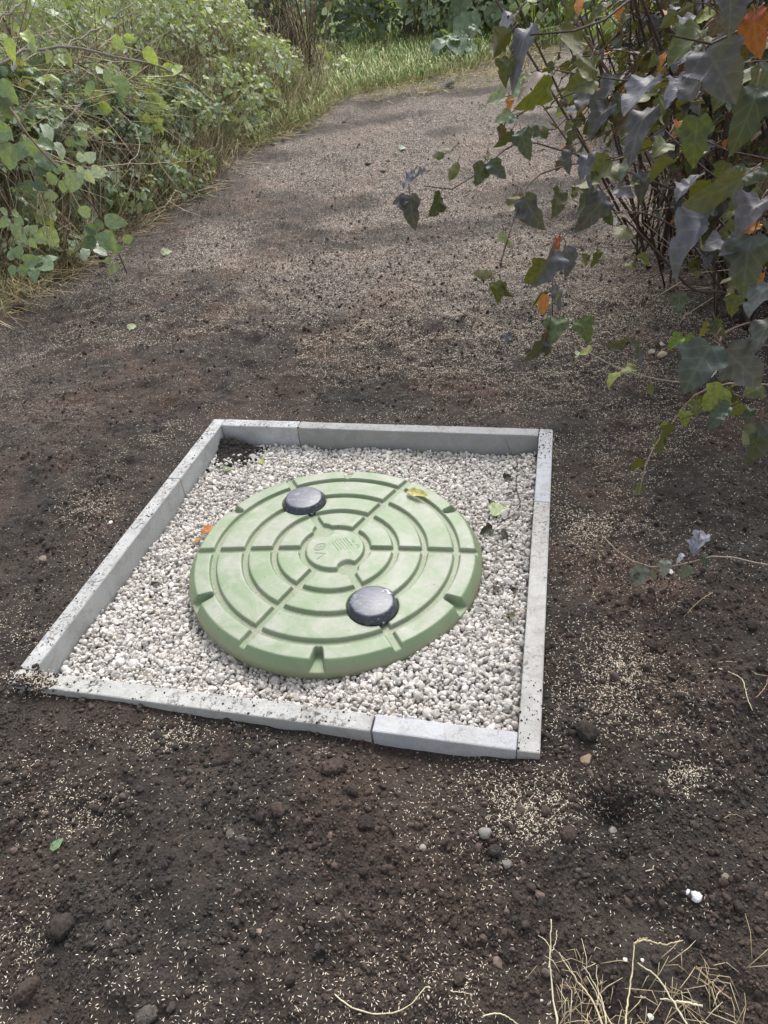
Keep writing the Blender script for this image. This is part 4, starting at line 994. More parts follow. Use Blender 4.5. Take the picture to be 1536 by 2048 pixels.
for (px, py, dd, s, k) in [(1050, 150, 3.0, .052, 3), (1110, 215, 2.9, .052, 3), (1010, 235, 2.8, .05, 2), (1160, 120, 3.1, .05, 3), (1215, 95, 2.9, .055, 4), (1250, 180, 2.7, .055, 4), (1190, 260, 2.6, .055, 3), (1120, 300, 2.5, .05, 2),
        (1300, 60, 2.8, .06, 5), (1340, 140, 2.5, .06, 4), (1290, 250, 2.6, .055, 3), (1330, 330, 2.5, .055, 2), (1390, 50, 2.4, .06, 5), (1420, 200, 2.6, .06, 3), (1260, 20, 3.1, .055, 5), (1480, 60, 2.6, .06, 4), (1500, 300, 2.7, .06, 3), (1450, 390, 2.6, .055, 2), (1230, 340, 2.4, .05, 2), (1080, 90, 3.2, .05, 2),
        (1370, 470, 2.5, .05, 2), (1520, 480, 2.5, .055, 2), (1150, 40, 3.3, .05, 2), (1350, 420, 2.7, .05, 2),
        (1130, 180, 2.6, .05, 3), (1070, 260, 2.5, .05, 2), (1190, 190, 2.4, .05, 3), (1240, 120, 2.4, .05, 3), (1270, 300, 2.2, .05, 3), (1320, 200, 2.2, .055, 4), (1380, 120, 2.1, .055, 4), (1440, 30, 2.1, .06, 4), (1490, 140, 2.2, .06, 4), (1530, 220, 2.3, .06, 3), (1400, 300, 2.2, .055, 3), (1470, 450, 2.1, .05, 2), (1540, 380, 2.2, .055, 3), (1520, 30, 2.5, .06, 4), (1350, 20, 2.4, .055, 4), (1210, 30, 2.7, .05, 3), (1450, 530, 2.5, .05, 3), (1525, 560, 2.4, .05, 3), (1400, 540, 2.6, .045, 2), (1310, 420, 2.5, .05, 2), (1500, 400, 2.4, .05, 3)]:
    filler(shrub2, BASE2, px, py, dd, s*.86, k)
# branches that the photograph shows one by one
def authored(root, base, ctrl, r0, st, step, size, pal=NP, lead=.5, bark=(.075, .052, .042), **k):
    pp = [P(*c) for c in ctrl]
    a = pp[0]; b = base.copy(); 
    h = b*.5+a*.5; h[2] = b[2]+(a[2]-b[2])*.62
    pts = spline([b, h]+pp, 34); L_ = np.linalg.norm(np.diff(pts, axis=0), axis=1).sum(); Lp = sum(np.linalg.norm(pp[i+1]-pp[i]) for i in range(len(pp)-1))
    s0 = 1-Lp/L_*(1-st)
    branch_part(root, pts, r0, .0013, lambda fm, bm: zkit(fm, bm, pts, s0, step, size, pal, **k) if step else None, bark=bark)
authored(shrub2, BASE2+np.array([.12, .05, 0]), [(1390, 580, 2.65), (1320, 510, 2.3), (1235, 425, 1.95), (1180, 385, 1.8)], .0085, .72, .05, .05)
authored(shrub2, BASE2+np.array([.3, .2, 0]), [(1360, 285, 2.25), (1220, 322, 1.95), (1130, 332, 1.78), (1062, 362, 1.68), (1030, 430, 1.62), (1012, 490, 1.6), (1000, 532, 1.6)], .0065, .0, 0, .06)
authored(shrub2, BASE2+np.array([.3, .3, 0]), [(1230, 335, 2.05), (1120, 300, 1.9), (1030, 285, 1.78), (990, 318, 1.72), (935, 360, 1.66), (905, 378, 1.63), (870, 382, 1.6), (848, 372, 1.6)], .0062, .0, 0, .06)
authored(shrub2, BASE2+np.array([.1, .1, 0]), [(1230, 425, 1.9), (1150, 450, 1.75), (1112, 500, 1.68), (1105, 560, 1.65), (1105, 640, 1.64)], .0045, .55, .06, .055)
authored(shrub2, BASE2+np.array([.1, -.05, 0]), [(1345, 763, 2.05), (1250, 742, 2.05), (1195, 715, 2.1), (1160, 692, 2.15)], .0045, .5, .10, .045, [(YG, 2), (OLIVE, 2), (DGREEN, 1)], bark=(.26, .20, .15))
authored(shrub1, BASE1, [(1540, 655, 1.25), (1480, 692, 1.15), (1425, 715, 1.12)], .006, 1.0, 0, .08)
authored(shrub1, BASE1, [(1540, 770, 1.75), (1450, 768, 1.8), (1390, 790, 1.85), (1345, 845, 1.9), (1310, 890, 1.9), (1290, 935, 1.9), (1278, 990, 1.9)], .004, .0, .055, .042, [(YG, 2), (OLIVE, 3), (DGREEN, 1)], droop=.8, bark=(.26, .20, .15))
authored(shrub1, BASE1, [(1540, 845, 1.75), (1470, 822, 1.8), (1400, 826, 1.82), (1345, 846, 1.88)], .003, .0, .055, .06, [(OLIVE, 3), (DGREEN, 3), (SLATE, 1)])
authored(shrub1, BASE1, [(1545, 1132, 1.62), (1430, 1112, 1.65), (1350, 1132, 1.68), (1290, 1132, 1.70), (1240, 1106, 1.72), (1205, 1072, 1.74)], .0034, 1.0, 0, .05, bark=(.30, .24, .19))
authored(shrub1, BASE1+np.array([0, .3, 0]), [(1400, -40, 1.15), (1260, 0, 1.0), (1190, 50, .95), (1130, 65, .92), (1060, 70, .9)], .0055, 1.0, 0, .07)
authored(shrub1, BASE1+np.array([0, .3, 0]), [(1540, 120, 1.3), (1420, 140, 1.3), (1330, 165, 1.3), (1240, 160, 1.32), (1165, 150, 1.34), (1110, 140, 1.36)], .005, .1, .045, .055, wind=(-.5, -.1, -.1))
authored(shrub1, BASE1+np.array([0, .2, 0]), [(1545, 320, 1.5), (1450, 300, 1.5), (1370, 270, 1.5), (1290, 300, 1.52), (1210, 320, 1.55)], .005, .1, .042, .055, wind=(-.5, -.1, -.1))
authored(shrub1, BASE1+np.array([0, .2, 0]), [(1545, 420, 1.35), (1470, 380, 1.35), (1400, 330, 1.35), (1330, 260, 1.36)], .005, .2, .048, .058, wind=(-.5, -.1, -.2))
authored(shrub1, BASE1+np.array([0, .1, 0]), [(1545, 560, 1.3), (1490, 500, 1.3), (1440, 440, 1.3), (1400, 400, 1.32)], .005, .1, .045, .058)
authored(shrub1, BASE1+np.array([0, .1, 0]), [(1548, 20, .9), (1480, 60, .85), (1400, 90, .82), (1340, 70, .8)], .005, 1.0, 0, .07)
# large near leaves, each set where it hangs: x, y, distance, length (px), tip direction (deg, 90 = down), turn about the midrib, colour, shape
KEY = [
 (1413, 100, .95, 132, 67, 12, SLATE, 0), (1513, 178, .98, 120, 105, 20, (.026, .042, .026), 0), (1512, 22, .80, 84, 95, 30, RED, 0), (1460, -12, .80, 84, 93, 25, SLATE, 0), (1515, 22, .85, 60, 140, 75, LILAC_SHEEN, 0), (1536, 130, 1.0, 70, 100, 30, (.06, .07, .06), 0), (1536, 70, .9, 60, 120, 40, BROWN, 0),
 (1150, 52, 1.05, 84, 112, 20, OLIVE, 0), (1070, 52, 1.0, 122, 134, 74, LILAC_SHEEN, 0), (1020, 66, 1.02, 68, 134, 20, BROWN, 0), (1031, 26, 1.05, 84, 140, 74, LILAC_SHEEN, 0), (1036, 25, 1.06, 40, 130, 30, BROWN, 0), (1020, 118, 1.02, 52, 112, 35, OLIVE, 0), (1170, -5, 1.05, 60, 140, 30, OLIVE, 0), (1163, -8, 1.0, 42, 100, 45, ORANGE, 1), (1210, 20, 1.1, 50, 150, 60, OLIVE, 0),
 (1182, 120, 1.15, 66, 108, 15, OLIVE, 0), (1101, 156, 1.2, 104, 132, 56, (.12, .14, .03), 0), (1396, 234, 1.0, 98, 92, 12, (.055, .080, .022), 0), (1396, 36, 1.15, 72, 140, 72, LILAC_SHEEN, 0), (1402, 62, 1.1, 92, 145, 48, (.07, .09, .025), 0), (1310, 156, 1.2, 112, 130, 62, LILAC_SHEEN, 0), (1386, 154, 1.15, 86, 148, 70, LILAC_SHEEN, 0), (1404, 146, 1.1, 94, 124, 64, SLATE, 0), (1390, 200, 1.12, 70, 128, 50, OLIVE, 0),
 (1303, 219, 1.25, 110, 126, 60, SLATE, 0), (1214, 213, 1.35, 72, 130, 30, SLATE, 0), (1180, 172, 1.4, 62, 124, 48, SLATE, 0), (1240, 167, 1.35, 76, 150, 64, SLATE, 0), (1330, 200, 1.25, 70, 110, 50, OLIVE, 0), (1290, 175, 1.3, 60, 95, 35, OLIVE, 0),
 (1044, 144, 1.75, 36, 130, 30, PALE, 0), (1044, 172, 1.75, 34, 135, 40, PALE, 0), (1010, 194, 1.75, 42, 165, 35, PALE, 0), (1022, 226, 1.75, 40, 155, 35, PALE, 0), (1018, 196, 1.74, 26, 80, 30, ORANGE, 0), (1005, 250, 1.78, 34, 95, 35, BROWN, 0),
 (1042, 262, 1.72, 58, 80, 12, (.04, .065, .04), 0), (1064, 258, 1.75, 36, 30, 30, DGREEN, 0), (1024, 262, 1.74, 44, 120, 60, DGREEN, 0), (1142, 300, 1.72, 52, 105, 50, SLATE, 0), (1210, 300, 1.6, 84, 118, 66, SLATE, 0), (1180, 310, 1.7, 50, 130, 50, LILAC_SHEEN, 0),
 (820, 392, 1.6, 70, 84, 12, SLATE, 0), (815, 398, 1.6, 36, 160, 30, SLATE, 0), (880, 392, 1.6, 58, 112, 50, DGREEN, 0), (826, 345, 1.61, 40, 135, 66, LILAC_SHEEN, 0), (852, 344, 1.61, 28, 160, 60, LILAC_SHEEN, 0), (888, 308, 1.64, 30, 150, 20, OLIVE, 1), (915, 325, 1.63, 46, 115, 15, OLIVE, 1), (905, 296, 1.62, 28, 150, 60, OLIVE, 1), (968, 328, 1.67, 52, 105, 18, (.04, .06, .022), 0), (978, 325, 1.67, 52, 40, 18, (.04, .06, .048), 0), (975, 303, 1.7, 26, 100, 40, OLIVE, 1),
 (1033, 388, 1.66, 52, 110, 30, BROWN, 0), (1048, 396, 1.62, 82, 76, 30, SLATE, 0), (1042, 400, 1.65, 54, 85, 50, OLIVE, 0), (1008, 462, 1.6, 40, 70, 60, PALE, 0), (984, 548, 1.6, 42, 180, 30, BROWN, 1), (990, 566, 1.6, 42, 75, 25, (.10, .115, .015), 0), (1004, 566, 1.6, 38, 75, 55, DGREEN, 0),
 (1104, 500, 1.55, 90, 112, 58, LILAC_SHEEN, 0), (1118, 474, 1.6, 34, 110, 60, RED, 0), (1092, 588, 1.6, 46, 100, 35, ORANGE, 1), (1114, 580, 1.6, 32, 95, 60, YG, 1), (1118, 636, 1.6, 64, 112, 15, (.085, .12, .05), 0), (1100, 655, 1.6, 66, 100, 60, BROWN, 0), (1160, 640, 1.6, 52, 75, 15, (.07, .10, .03), 0), (1088, 680, 1.58, 54, 110, 45, (.04, .04, .045), 0), (1024, 672, 1.7, 30, 170, 40, SLATE, 0),
 (1209, 392, 1.75, 84, 125, 18, SLATE, 0), (1228, 378, 1.75, 48, 30, 40, SLATE, 0), (1214, 415, 1.78, 42, 85, 30, DGREEN, 0), (1190, 380, 1.8, 46, 150, 40, (.05, .06, .05), 0), (1292, 348, 1.5, 60, 105, 20, SLATE, 0), (1270, 360, 1.5, 50, 120, 45, OLIVE, 0), (1180, 350, 1.75, 64, 125, 55, OLIVE, 0), (1120, 380, 1.75, 62, 105, 40, (.06, .06, .03), 0), (1150, 375, 1.72, 30, 95, 35, BROWN, 0), (1240, 330, 1.6, 80, 150, 55, OLIVE, 0),
 (1381, 363, 1.25, 52, 145, 60, LILAC_SHEEN, 0), (1482, 356, 1.15, 132, 152, 50, (.075, .085, .095), 0), (1448, 397, 1.18, 88, 142, 58, SLATE, 0), (1425, 436, 1.2, 136, 138, 56, LILAC_SHEEN, 0), (1428, 465, 1.3, 60, 145, 35, OLIVE, 0), (1521, 400, 1.1, 88, 125, 28, (.09, .08, .10), 0), (1500, 345, 1.2, 60, 165, 40, DGREEN, 0), (1506, 473, 1.1, 118, 105, 22, (.06, .072, .074), 0), (1500, 480, 1.12, 70, 160, 45, SLATE, 0), (1534, 566, 1.1, 88, 134, 54, (.09, .11, .115), 0), (1520, 447, 1.2, 38, 150, 40, ORANGE, 0), (1527, 546, 1.3, 34, 110, 60, ORANGE, 1), (1475, 590, 1.4, 46, 110, 30, OLIVE, 0), (1480, 460, 1.3, 60, 160, 30, OLIVE, 0), (1460, 560, 1.35, 40, 80, 40, BROWN, 0),
 (1422, 690, 1.12, 112, 130, 15, (.055, .072, .068), 0), (1452, 700, 1.12, 118, 42, 15, (.085, .080, .082), 0), (1545, 640, 1.1, 90, 110, 50, (.075, .08, .075), 0), (1366, 675, 1.5, 38, 150, 30, (.10, .17, .02), 0), (1372, 672, 1.5, 36, 60, 30, (.10, .17, .02), 0), (1430, 640, 1.6, 42, 75, 30, DGREEN, 0), (1412, 645, 1.6, 34, 110, 50, (.2, .2, .03), 0), (1360, 585, 1.8, 48, 95, 25, (.05, .065, .045), 0), (1268, 520, 1.9, 34, 140, 35, OLIVE, 0), (1275, 515, 1.9, 34, 20, 35, (.09, .10, .02), 0), (1180, 512, 2.0, 36, 130, 35, OLIVE, 0), (1195, 500, 2.0, 36, 80, 60, OLIVE, 0), (1172, 520, 2.0, 20, 110, 30, ORANGE, 1),
 (1521, 848, 1.1, 92, 102, 38, (.05, .06, .058), 0), (1460, 812, 1.7, 46, 155, 15, (.045, .07, .055), 0), (1505, 815, 1.7, 40, 120, 30, DGREEN, 0), (1393, 800, 1.8, 36, 95, 18, (.09, .10, .02), 0), (1488, 815, 1.7, 40, 160, 30, (.09, .11, .02), 0), (1262, 725, 1.85, 40, 120, 35, YG, 0), (1278, 700, 1.85, 34, 95, 50, SLATE, 0), (1300, 768, 1.85, 28, 85, 20, OLIVE, 1), (1250, 680, 1.75, 44, 150, 45, (.06, .06, .045), 0), (1262, 680, 1.75, 40, 40, 45, (.05, .06, .04), 0),
 (1285, 1132, 1.7, 50, 108, 25, (.22, .24, .21), 0), (1330, 1120, 1.68, 38, 95, 20, (.19, .21, .18), 0), (1375, 1130, 1.67, 38, 100, 25, (.18, .20, .17), 0), (1412, 1070, 1.66, 44, 138, 40, (.30, .30, .38), 0), (1396, 1076, 1.66, 40, 110, 35, (.22, .22, .28), 0), (1405, 1108, 1.66, 30, 80, 50, DGREEN, 0), (1278, 1148, 1.70, 26, 150, 40, DGREEN, 0), (1368, 1110, 1.66, 24, 150, 50, (.30, .30, .38), 0), (1300, 1140, 1.7, 28, 60, 50, (.2, .21, .18), 0),
]
km = {id(shrub1): (MB(), MB()), id(shrub2): (MB(), MB())}
for (px, py, dd, lpx, ta, turn, col, shp) in KEY:
    a = R(ta+rv.normal(scale=5)); d = rt*math.cos(a)-up*math.sin(a)
    d = unit(d+fw*rv.normal(scale=.15)); n = unit(CAM-P(px, py, dd)); x = np.cross(d, n); tr = R(turn)*(1 if rv.random() < .6 else -1)
    nn = n*math.cos(tr)+x*math.sin(tr)
    if nn[2] < 0 and col in (SLATE, LILAC_SHEEN): nn = n*math.cos(tr)-x*math.sin(tr)
    if py > 1000: nn = unit(nn+np.array([0, 0, .9]))
    if col in (OLIVE, YG, BROWN) and rv.random() < .6: nn = -nn                # seen from below
    L_ = lpx/F*dd*.90; p = P(px, py, dd)
    lm, tm = km[id(shrub1 if (dd < 1.36 or py > 760) else shrub2)]
    kit = [LT_LOBED_FINE, LT_OVATE][shp]
    put_leaves(lm, kit, p[None], d[None], nn[None], np.array([L_]), np.array([col])*rv.uniform(.85, 1.1), rv, .86)
    s = p-d*L_*.34+np.array([0, 0, .06*L_]); tubes(tm, spline([p, p-d*L_*.15+np.array([0, 0, .03*L_]), s], 6), np.linspace(.001, .0016, 6)[None], (.13, .06, .05), 4)
for rt_ in (shrub1, shrub2):
    lm, tm = km[id(rt_)]; lm.f += [a+lm.n for a in tm.f]; lm.v += tm.v; lm.c += tm.c; lm.u += tm.u; lm.n += tm.n; under(lm.build('large_leaves', NINE), rt_)

# ---- the hedge bank on the left: bramble bushes
GL, GM, GD, GY, GB = (.30, .385, .23), (.185, .275, .16), (.065, .10, .07), (.38, .48, .15), (.45, .52, .41)
BP = [(GL, 3), (GM, 4), (GD, 2.5), (GY, 1.2), (GB, 1.6), ((.34, .28, .08), .25)]
HG = 'bushes on the bank along the left'
LT_OVATE = [leaf_from(OVATE, f, d, .06, i+5, 1) for i, (f, d) in enumerate([(.25, .2), (.55, .45), (.1, .6), (.35, -.15), (.8, .3)])]
LT_BRAM = [compound(3 if i % 2 else 5, LT_OVATE, 30+i) for i in range(7)]
root_leaf[0] = BRAM
CANE = (.17, .12, .09)
def bush(name, label, cat, group, c, rx, ry, h, nl, size, pal, kits, canes=14, low=.25, seed=1, dens=None, stem=.004, cane_col=CANE, lean=(0, 0)):
    r = np.random.default_rng(seed); c = np.asarray(c, float); root = empty(name, tuple(c), label, cat, group)
    cm = MB(); tips = []
    for k in range(canes):
        a = r.uniform(0, 6.283); q = r.uniform(.55, 1.05); e = c+np.array([math.cos(a)*rx*q, math.sin(a)*ry*q, h*r.uniform(low, 1.0)*(1-.35*q)]); m = c+(e-c)*.5; m[2] = c[2]+h*r.uniform(.75, 1.1)
        b = c+np.array([r.normal()*rx*.18, r.normal()*ry*.18, -.03]); pts = spline([b, m, e], 14); pts[2:-1] += r.normal(scale=.015, size=(11, 3)); tips.append(pts)
        tubes(cm, pts, np.linspace(stem, stem*.4, 14)[None], np.array(cane_col)*r.uniform(.7, 1.4), 5)
    under(cm.build('canes', BARK), root)
    fm = MB(); n = nl
    u = r.normal(size=(n, 3)); u[:, 2] = np.abs(u[:, 2])*1.0; u = unit(u)
    rho = 1-np.abs(r.normal(scale=.17, size=n)); lump = vnoise(u[:, 0]*3.1+seed, u[:, 1]*3.1+u[:, 2]*2.3, seed)
    rho = rho*(.80+.42*lump); keep = (vnoise(u[:, 0]*4+u[:, 2]*3+seed*3, u[:, 1]*4+u[:, 2], seed+7) > .40) | (r.random(n) < .22)
    keep &= u[:, 2]*rho > low*r.uniform(.2, 1.0, n)
    p = c+u*rho[:, None]*np.array([rx, ry, h])+np.array([lean[0], lean[1], 0])*(u[:, 2:]*rho[:, None]); p = p[keep]; u = u[keep]; n = len(p)
    q = in_frame_view(p, 500); p, u = p[q], u[q]; n = len(p)
    nr = unit(u*.7+np.array([0, -.15, .7])+r.normal(scale=.62, size=(n, 3))); d = unit(np.stack([u[:, 0], u[:, 1], -.6+0*u[:, 0]], 1)+r.normal(scale=.6, size=(n, 3)))
    col = palette(n, pal, r, .22); sz = size*r.lognormal(-.08, .42, n)
    which = r.random(n); lo = 0
    for kit, share, sc in kits:
        s = (which >= lo) & (which < lo+share); lo += share
        put_leaves(fm, kit, p[s], d[s], nr[s], sz[s]*sc, col[s], r)
    if fm.n: under(fm.build('foliage', BRAM), root)
    return root
KB = [(LT_BRAM, .42, 1.9), (LT_OVATE, .43, .85), (LT_ROUND, .15, .6)]
def at(x, y): return (x, y, float(gz_smooth(np.array([x]), np.array([y]))[0]))
gp = lambda px, py: tuple(G(px, py))
bush('bramble_bush', 'nearest bramble bush at the left edge, over dead stems', 'bush', HG, at(-2.25, 4.75), .42, .45, .50, 360, .046, BP, KB, 14, .35, 3)
bush('bramble_bush', 'broad pale green bramble bush under the bare branch at the upper left', 'bush', HG, at(-2.45, 5.5), .75, .65, .72, 3800, .042, BP, KB, 20, .42, 4)
bush('bramble_bush', 'bramble bush hanging lowest over the bank, right of the long cane', 'bush', HG, at(-2.0, 6.35), .62, .65, .62, 3600, .042, BP, KB, 18, .12, 5)
bush('hedge_bush', 'light green bush at the top left corner, above the brambles', 'bush', HG, at(-2.75, 7.0), .9, .9, .95, 3600, .046, [(GL, 3), (GM, 3), (GY, 2), (GB, 2)], [(LT_OVATE, .6, 1.0), (LT_ROUND, .4, .9)], 14, .1, 6)
bush('hedge_bush', 'loose yellow green bush at the top edge left of the dry stems', 'bush', HG, at(-2.05, 8.3), .85, .9, .75, 3800, .044, [(GL, 3), (GB, 2), (GY, 2), ((.32, .33, .2), 2)], [(LT_OVATE, .6, .8), (LT_ROUND, .4, .7)], 16, .1, 7)
bush('leafy_bush', 'small pale leaved bush growing in the dry grass left of the twiggy shrub', 'bush', HG, at(-1.45, 8.9), .75, .9, .55, 3400, .044, [(GL, 3), (GB, 2), (GY, 2), ((.36, .36, .24), 3)], [(LT_OVATE, .5, .8), (LT_ROUND, .5, .7)], 14, .1, 8)
bush('leafy_bush', 'low leafy growth at the foot of the bank beside the dry grass', 'bush', HG, at(-1.55, 7.25), .48, .6, .42, 1700, .042, BP, KB, 10, .05, 9)
bush('leafy_bush', 'trailing bramble low on the bank by the yellow litter', 'bush', HG, at(-.95, 8.1), .35, .6, .22, 420, .042, [(GM, 2), (GL, 2), (GY, 1), (GB, 1)], KB, 10, .05, 10)
bush('leafy_bush', 'trailing bramble at the foot of the bank at the left edge', 'bush', HG, at(-1.95, 4.75), .25, .30, .20, 80, .05, BP, KB, 8, .05, 11)
bush('leafy_bush', 'dark bramble patch behind the twiggy shrub at the top', 'bush', HG, at(-1.3, 11.2), 1.0, 1.0, 1.1, 1500, .060, [(GD, 3), (GM, 2), ((.10, .07, .10), 1.2), (GL, 1)], KB, 18, .1, 12)
bush('leafy_bush', 'low pale leafy growth in the tall dry grass of the bank, farther back', 'bush', HG, at(-1.15, 8.2), .52, .7, .44, 2400, .040, [(GL, 3), (GB, 2), (GY, 2), ((.38, .36, .22), 2)], [(LT_OVATE, .6, .9), (LT_ROUND, .4, .7)], 8, .05, 31)
bush('leafy_bush', 'low pale leafy growth at the grassy foot of the bank near the twiggy shrub', 'bush', HG, at(-.85, 9.2), .48, .7, .46, 2000, .042, [(GL, 3), (GB, 2), (GY, 2), ((.40, .38, .24), 2)], [(LT_OVATE, .6, .9), (LT_ROUND, .4, .7)], 8, .05, 32)
bush('leafy_bush', 'sparse shoots at the foot of the bank above the straw litter', 'bush', HG, at(-1.42, 6.3), .34, .55, .30, 620, .042, BP, KB, 8, .05, 33)
bush('leafy_bush', 'sparse shoots in the dead stems behind the tip of the long cane', 'bush', HG, at(-1.85, 5.6), .36, .45, .34, 560, .044, BP, KB, 8, .05, 34)
# canes and leaves of the bank that stand out one by one
lead = empty('bramble_cane', tuple(G(255, 548)), 'long arching bramble cane with big leaves, its tip rooted in the soil on the left', 'bramble')
dz = depth_of(G(255, 548))
cp = [P(20, 215, dz-.55), P(60, 275, dz-.62), P(110, 330, dz-.62), P(155, 375, dz-.55), P(195, 425, dz-.40), P(225, 480, dz-.2), G(255, 548)]
pts = spline(cp, 26); cm = MB(); tubes(cm, pts, np.linspace(.006, .0035, 26)[None], (.15, .085, .075), 6); under(cm.build('cane', BARK), lead)
lm = MB()
def bram_leaf(px, py, dd, lpx, ang, col, tilt=25, kit=LT_BRAM, mb=None):
    a = R(ang); p = P(px, py, dd); d = unit(rt*math.cos(a)-up*math.sin(a)+fw*rv.normal(scale=.2)); n = unit(CAM-p); x = np.cross(d, n); t = R(tilt)*rv.choice([-1, 1])
    nn = unit(n*math.cos(t)+x*math.sin(t)+np.array([0, 0, .35])); put_leaves(mb or lm, kit, p[None], d[None], nn[None], np.array([lpx/F*dd*(.95 if kit is LT_BRAM else .58)]), np.array([col]), rv)
for a in [(40, 262, dz-.6, 90, 120, GM), (60, 285, dz-.62, 70, 60, (.13, .20, .12)), (150, 345, dz-.62, 66, 100, GL, 15, LT_ROUND), (168, 330, dz-.6, 60, 20, GB), (130, 352, dz-.6, 50, 170, GM), (195, 440, dz-.42, 76, 60, GM), (180, 425, dz-.4, 40, 180, GL, 20, LT_ROUND), (205, 465, dz-.4, 56, 140, (.09, .15, .09)), (245, 480, dz-.2, 40, -20, GL, 35, LT_OVATE), (240, 490, dz-.2, 40, 120, GM, 35, LT_OVATE), (228, 520, dz-.1, 36, 100, GL, 45), (110, 285, dz-.55, 60, 60, GB, 50, LT_OVATE), (85, 250, dz-.5, 70, 60, GB, 40, LT_OVATE), (55, 470, dz-.5, 44, 20, GL, 30), (30, 525, dz-.55, 60, 0, GM, 30), (75, 530, dz-.5, 60, 20, GM, 35), (175, 492, dz-.3, 50, 30, GB, 40), (105, 440, dz-.45, 40, 120, YG, 30, LT_OVATE), (20, 430, dz-.6, 50, 80, GL, 30), (60, 350, dz-.6, 50, 40, GD, 30)]: bram_leaf(*a)
under(lm.build('foliage', BRAM), lead)
for lab, ctrl, c_ in (('long thin pale cane lying level across the foot of the left bank', [(195, 335, dz-.1), (260, 328, dz+.3), (330, 326, dz+.7), (390, 322, dz+1.1)], (.34, .27, .19)), ('thin brown cane slanting down to the soil from the left bank', [(300, 300, dz+.8), (370, 385, dz+.75), (430, 400, dz+.9), (490, 412, dz+1.0)], (.26, .20, .14)), ('straight pale cane leaning at the edge of the litter on the left', [(318, 432, dz+.72), (335, 405, dz+.74), (350, 385, dz+.8)], (.52, .46, .33)), ('forked dead cane hanging in the dark hollow of the bank', [(105, 260, dz-.3), (135, 235, dz-.2), (165, 205, dz-.1)], (.40, .34, .27)), ('upright pale dead stem at the edge of the soil on the left', [(472, 380, dz+1.6), (474, 330, dz+1.6), (475, 278, dz+1.6)], (.50, .44, .34)), ('long dead cane arching down the middle of the left bank', [(225, 213, dz+.3), (262, 245, dz+.3), (280, 290, dz+.25), (255, 335, dz+.1)], (.38, .30, .22))):
    cmb = MB(); p = spline([P(*q) for q in ctrl], 16); p[1:-1] += rv.normal(scale=.004, size=(14, 3)); tubes(cmb, p, np.linspace(.0036, .0022, 16)[None], c_, 5)
    tag(cmb.build('dead_cane', BARK, loc=tuple(p[0])), lab, 'cane', 'dead canes on the left bank')
bb = empty('bare_branch', tuple(P(-60, 150, 4.0)), 'grey bare branch arching across the bramble bush at the upper left', 'branch')
bm = MB(); GR = (.26, .23, .20)
for ctrl, r_ in (([(-70, 165, 3.9), (30, 112, 4.0), (130, 92, 4.1), (215, 112, 4.2), (310, 132, 4.4), (380, 165, 4.6), (430, 205, 4.8)], .010), ([(130, 94, 4.1), (195, 55, 4.25), (270, 5, 4.4)], .0065), ([(215, 40, 4.3), (260, 30, 4.4), (285, 28, 4.45)], .004), ([(-60, 70, 3.9), (20, 25, 4.0), (60, -5, 4.1)], .007), ([(100, 215, 3.9), (150, 215, 3.95), (165, 205, 4.0), (110, 260, 3.9)], .0032), ([(225, 213, 4.2), (255, 240, 4.2), (275, 262, 4.2)], .0035), ([(250, 190, 4.3), (300, 215, 4.4), (350, 215, 4.5)], .0035)):
    p = spline([P(*q) for q in ctrl], 18); p[1:-1] += rv.normal(scale=.006, size=(16, 3)); tubes(bm, p, np.linspace(r_, r_*.5, 18)[None], GR, 6)
under(bm.build('limb', BARK), bb)
lm = MB()
for a in [(115, 110, 4.0, 42, 80, (.33, .38, .18)), (122, 108, 4.0, 50, 75, (.33, .38, .18)), (135, 108, 4.0, 46, 80, (.3, .36, .16)), (98, 100, 4.0, 40, 95, (.33, .38, .2)), (20, 75, 3.8, 66, 100, GY), (45, 65, 3.8, 55, 40, GY), (60, 85, 3.8, 40, 60, GL), (225, 75, 4.2, 66, 40, GY), (290, 95, 4.3, 56, 60, GY), (235, 150, 4.1, 76, 70, (.20, .28, .10)), (215, 140, 4.1, 50, 90, GL), (360, 130, 4.5, 50, 110, GY), (0, 160, 3.8, 80, 60, GM), (10, 195, 3.8, 70, 90, GD), (250, 75, 4.2, 40, 20, GY), (340, 130, 4.5, 36, 140, GY), (185, 165, 4.0, 46, 110, GM), (270, 130, 4.3, 34, 100, GL)]:
    bram_leaf(*a, 25, LT_OVATE)
under(lm.build('foliage', BRAM), bb)
# dry stems and litter of the bank (nobody could count them)
def stems(n, px, py, lo, hi, rad, pal, name, label, lean, droop=0.0, spread=.35, cat='dry stems', base_z=0.0, filt=None, zr=(0, 0)):
    X = ground_hit(rv.uniform(*px, n), rv.uniform(*py, n)); x, y = X[:, 0], X[:, 1]
    if filt is not None: k = filt(x, y); x, y = x[k], y[k]
    n = len(x); b = np.stack([x, y, gz_smooth(x, y)+base_z+rv.uniform(*zr, n)], 1); l = rv.uniform(lo, hi, (n, 1))
    d = unit(np.array(lean)+rv.normal(scale=spread, size=(n, 3))); e = b+d*l+np.array([0, 0, -droop])*l
    e[:, 2] = np.maximum(e[:, 2], gz_smooth(e[:, 0], e[:, 1])+.01)
    m = b+d*l*.55+rv.normal(scale=.03, size=(n, 3))*l
    m[:, 2] = np.maximum(m[:, 2], gz_smooth(m[:, 0], m[:, 1])+.012)
    return np.stack([b, m*.5+(b+e)*.25, e], 1), rad*rv.uniform(.5, 1.2, (n, 1))*np.array([[1, .8, .4]]), palette(n, pal, rv, .25)
DRY = [((.44, .36, .23), 2.5), ((.30, .23, .15), 2.5), ((.60, .53, .37), 2.5), ((.10, .075, .055), 3), ((.20, .24, .10), 1.5)]
left = lambda x, y: bank_dist(x, y) > .02
sm = MB()
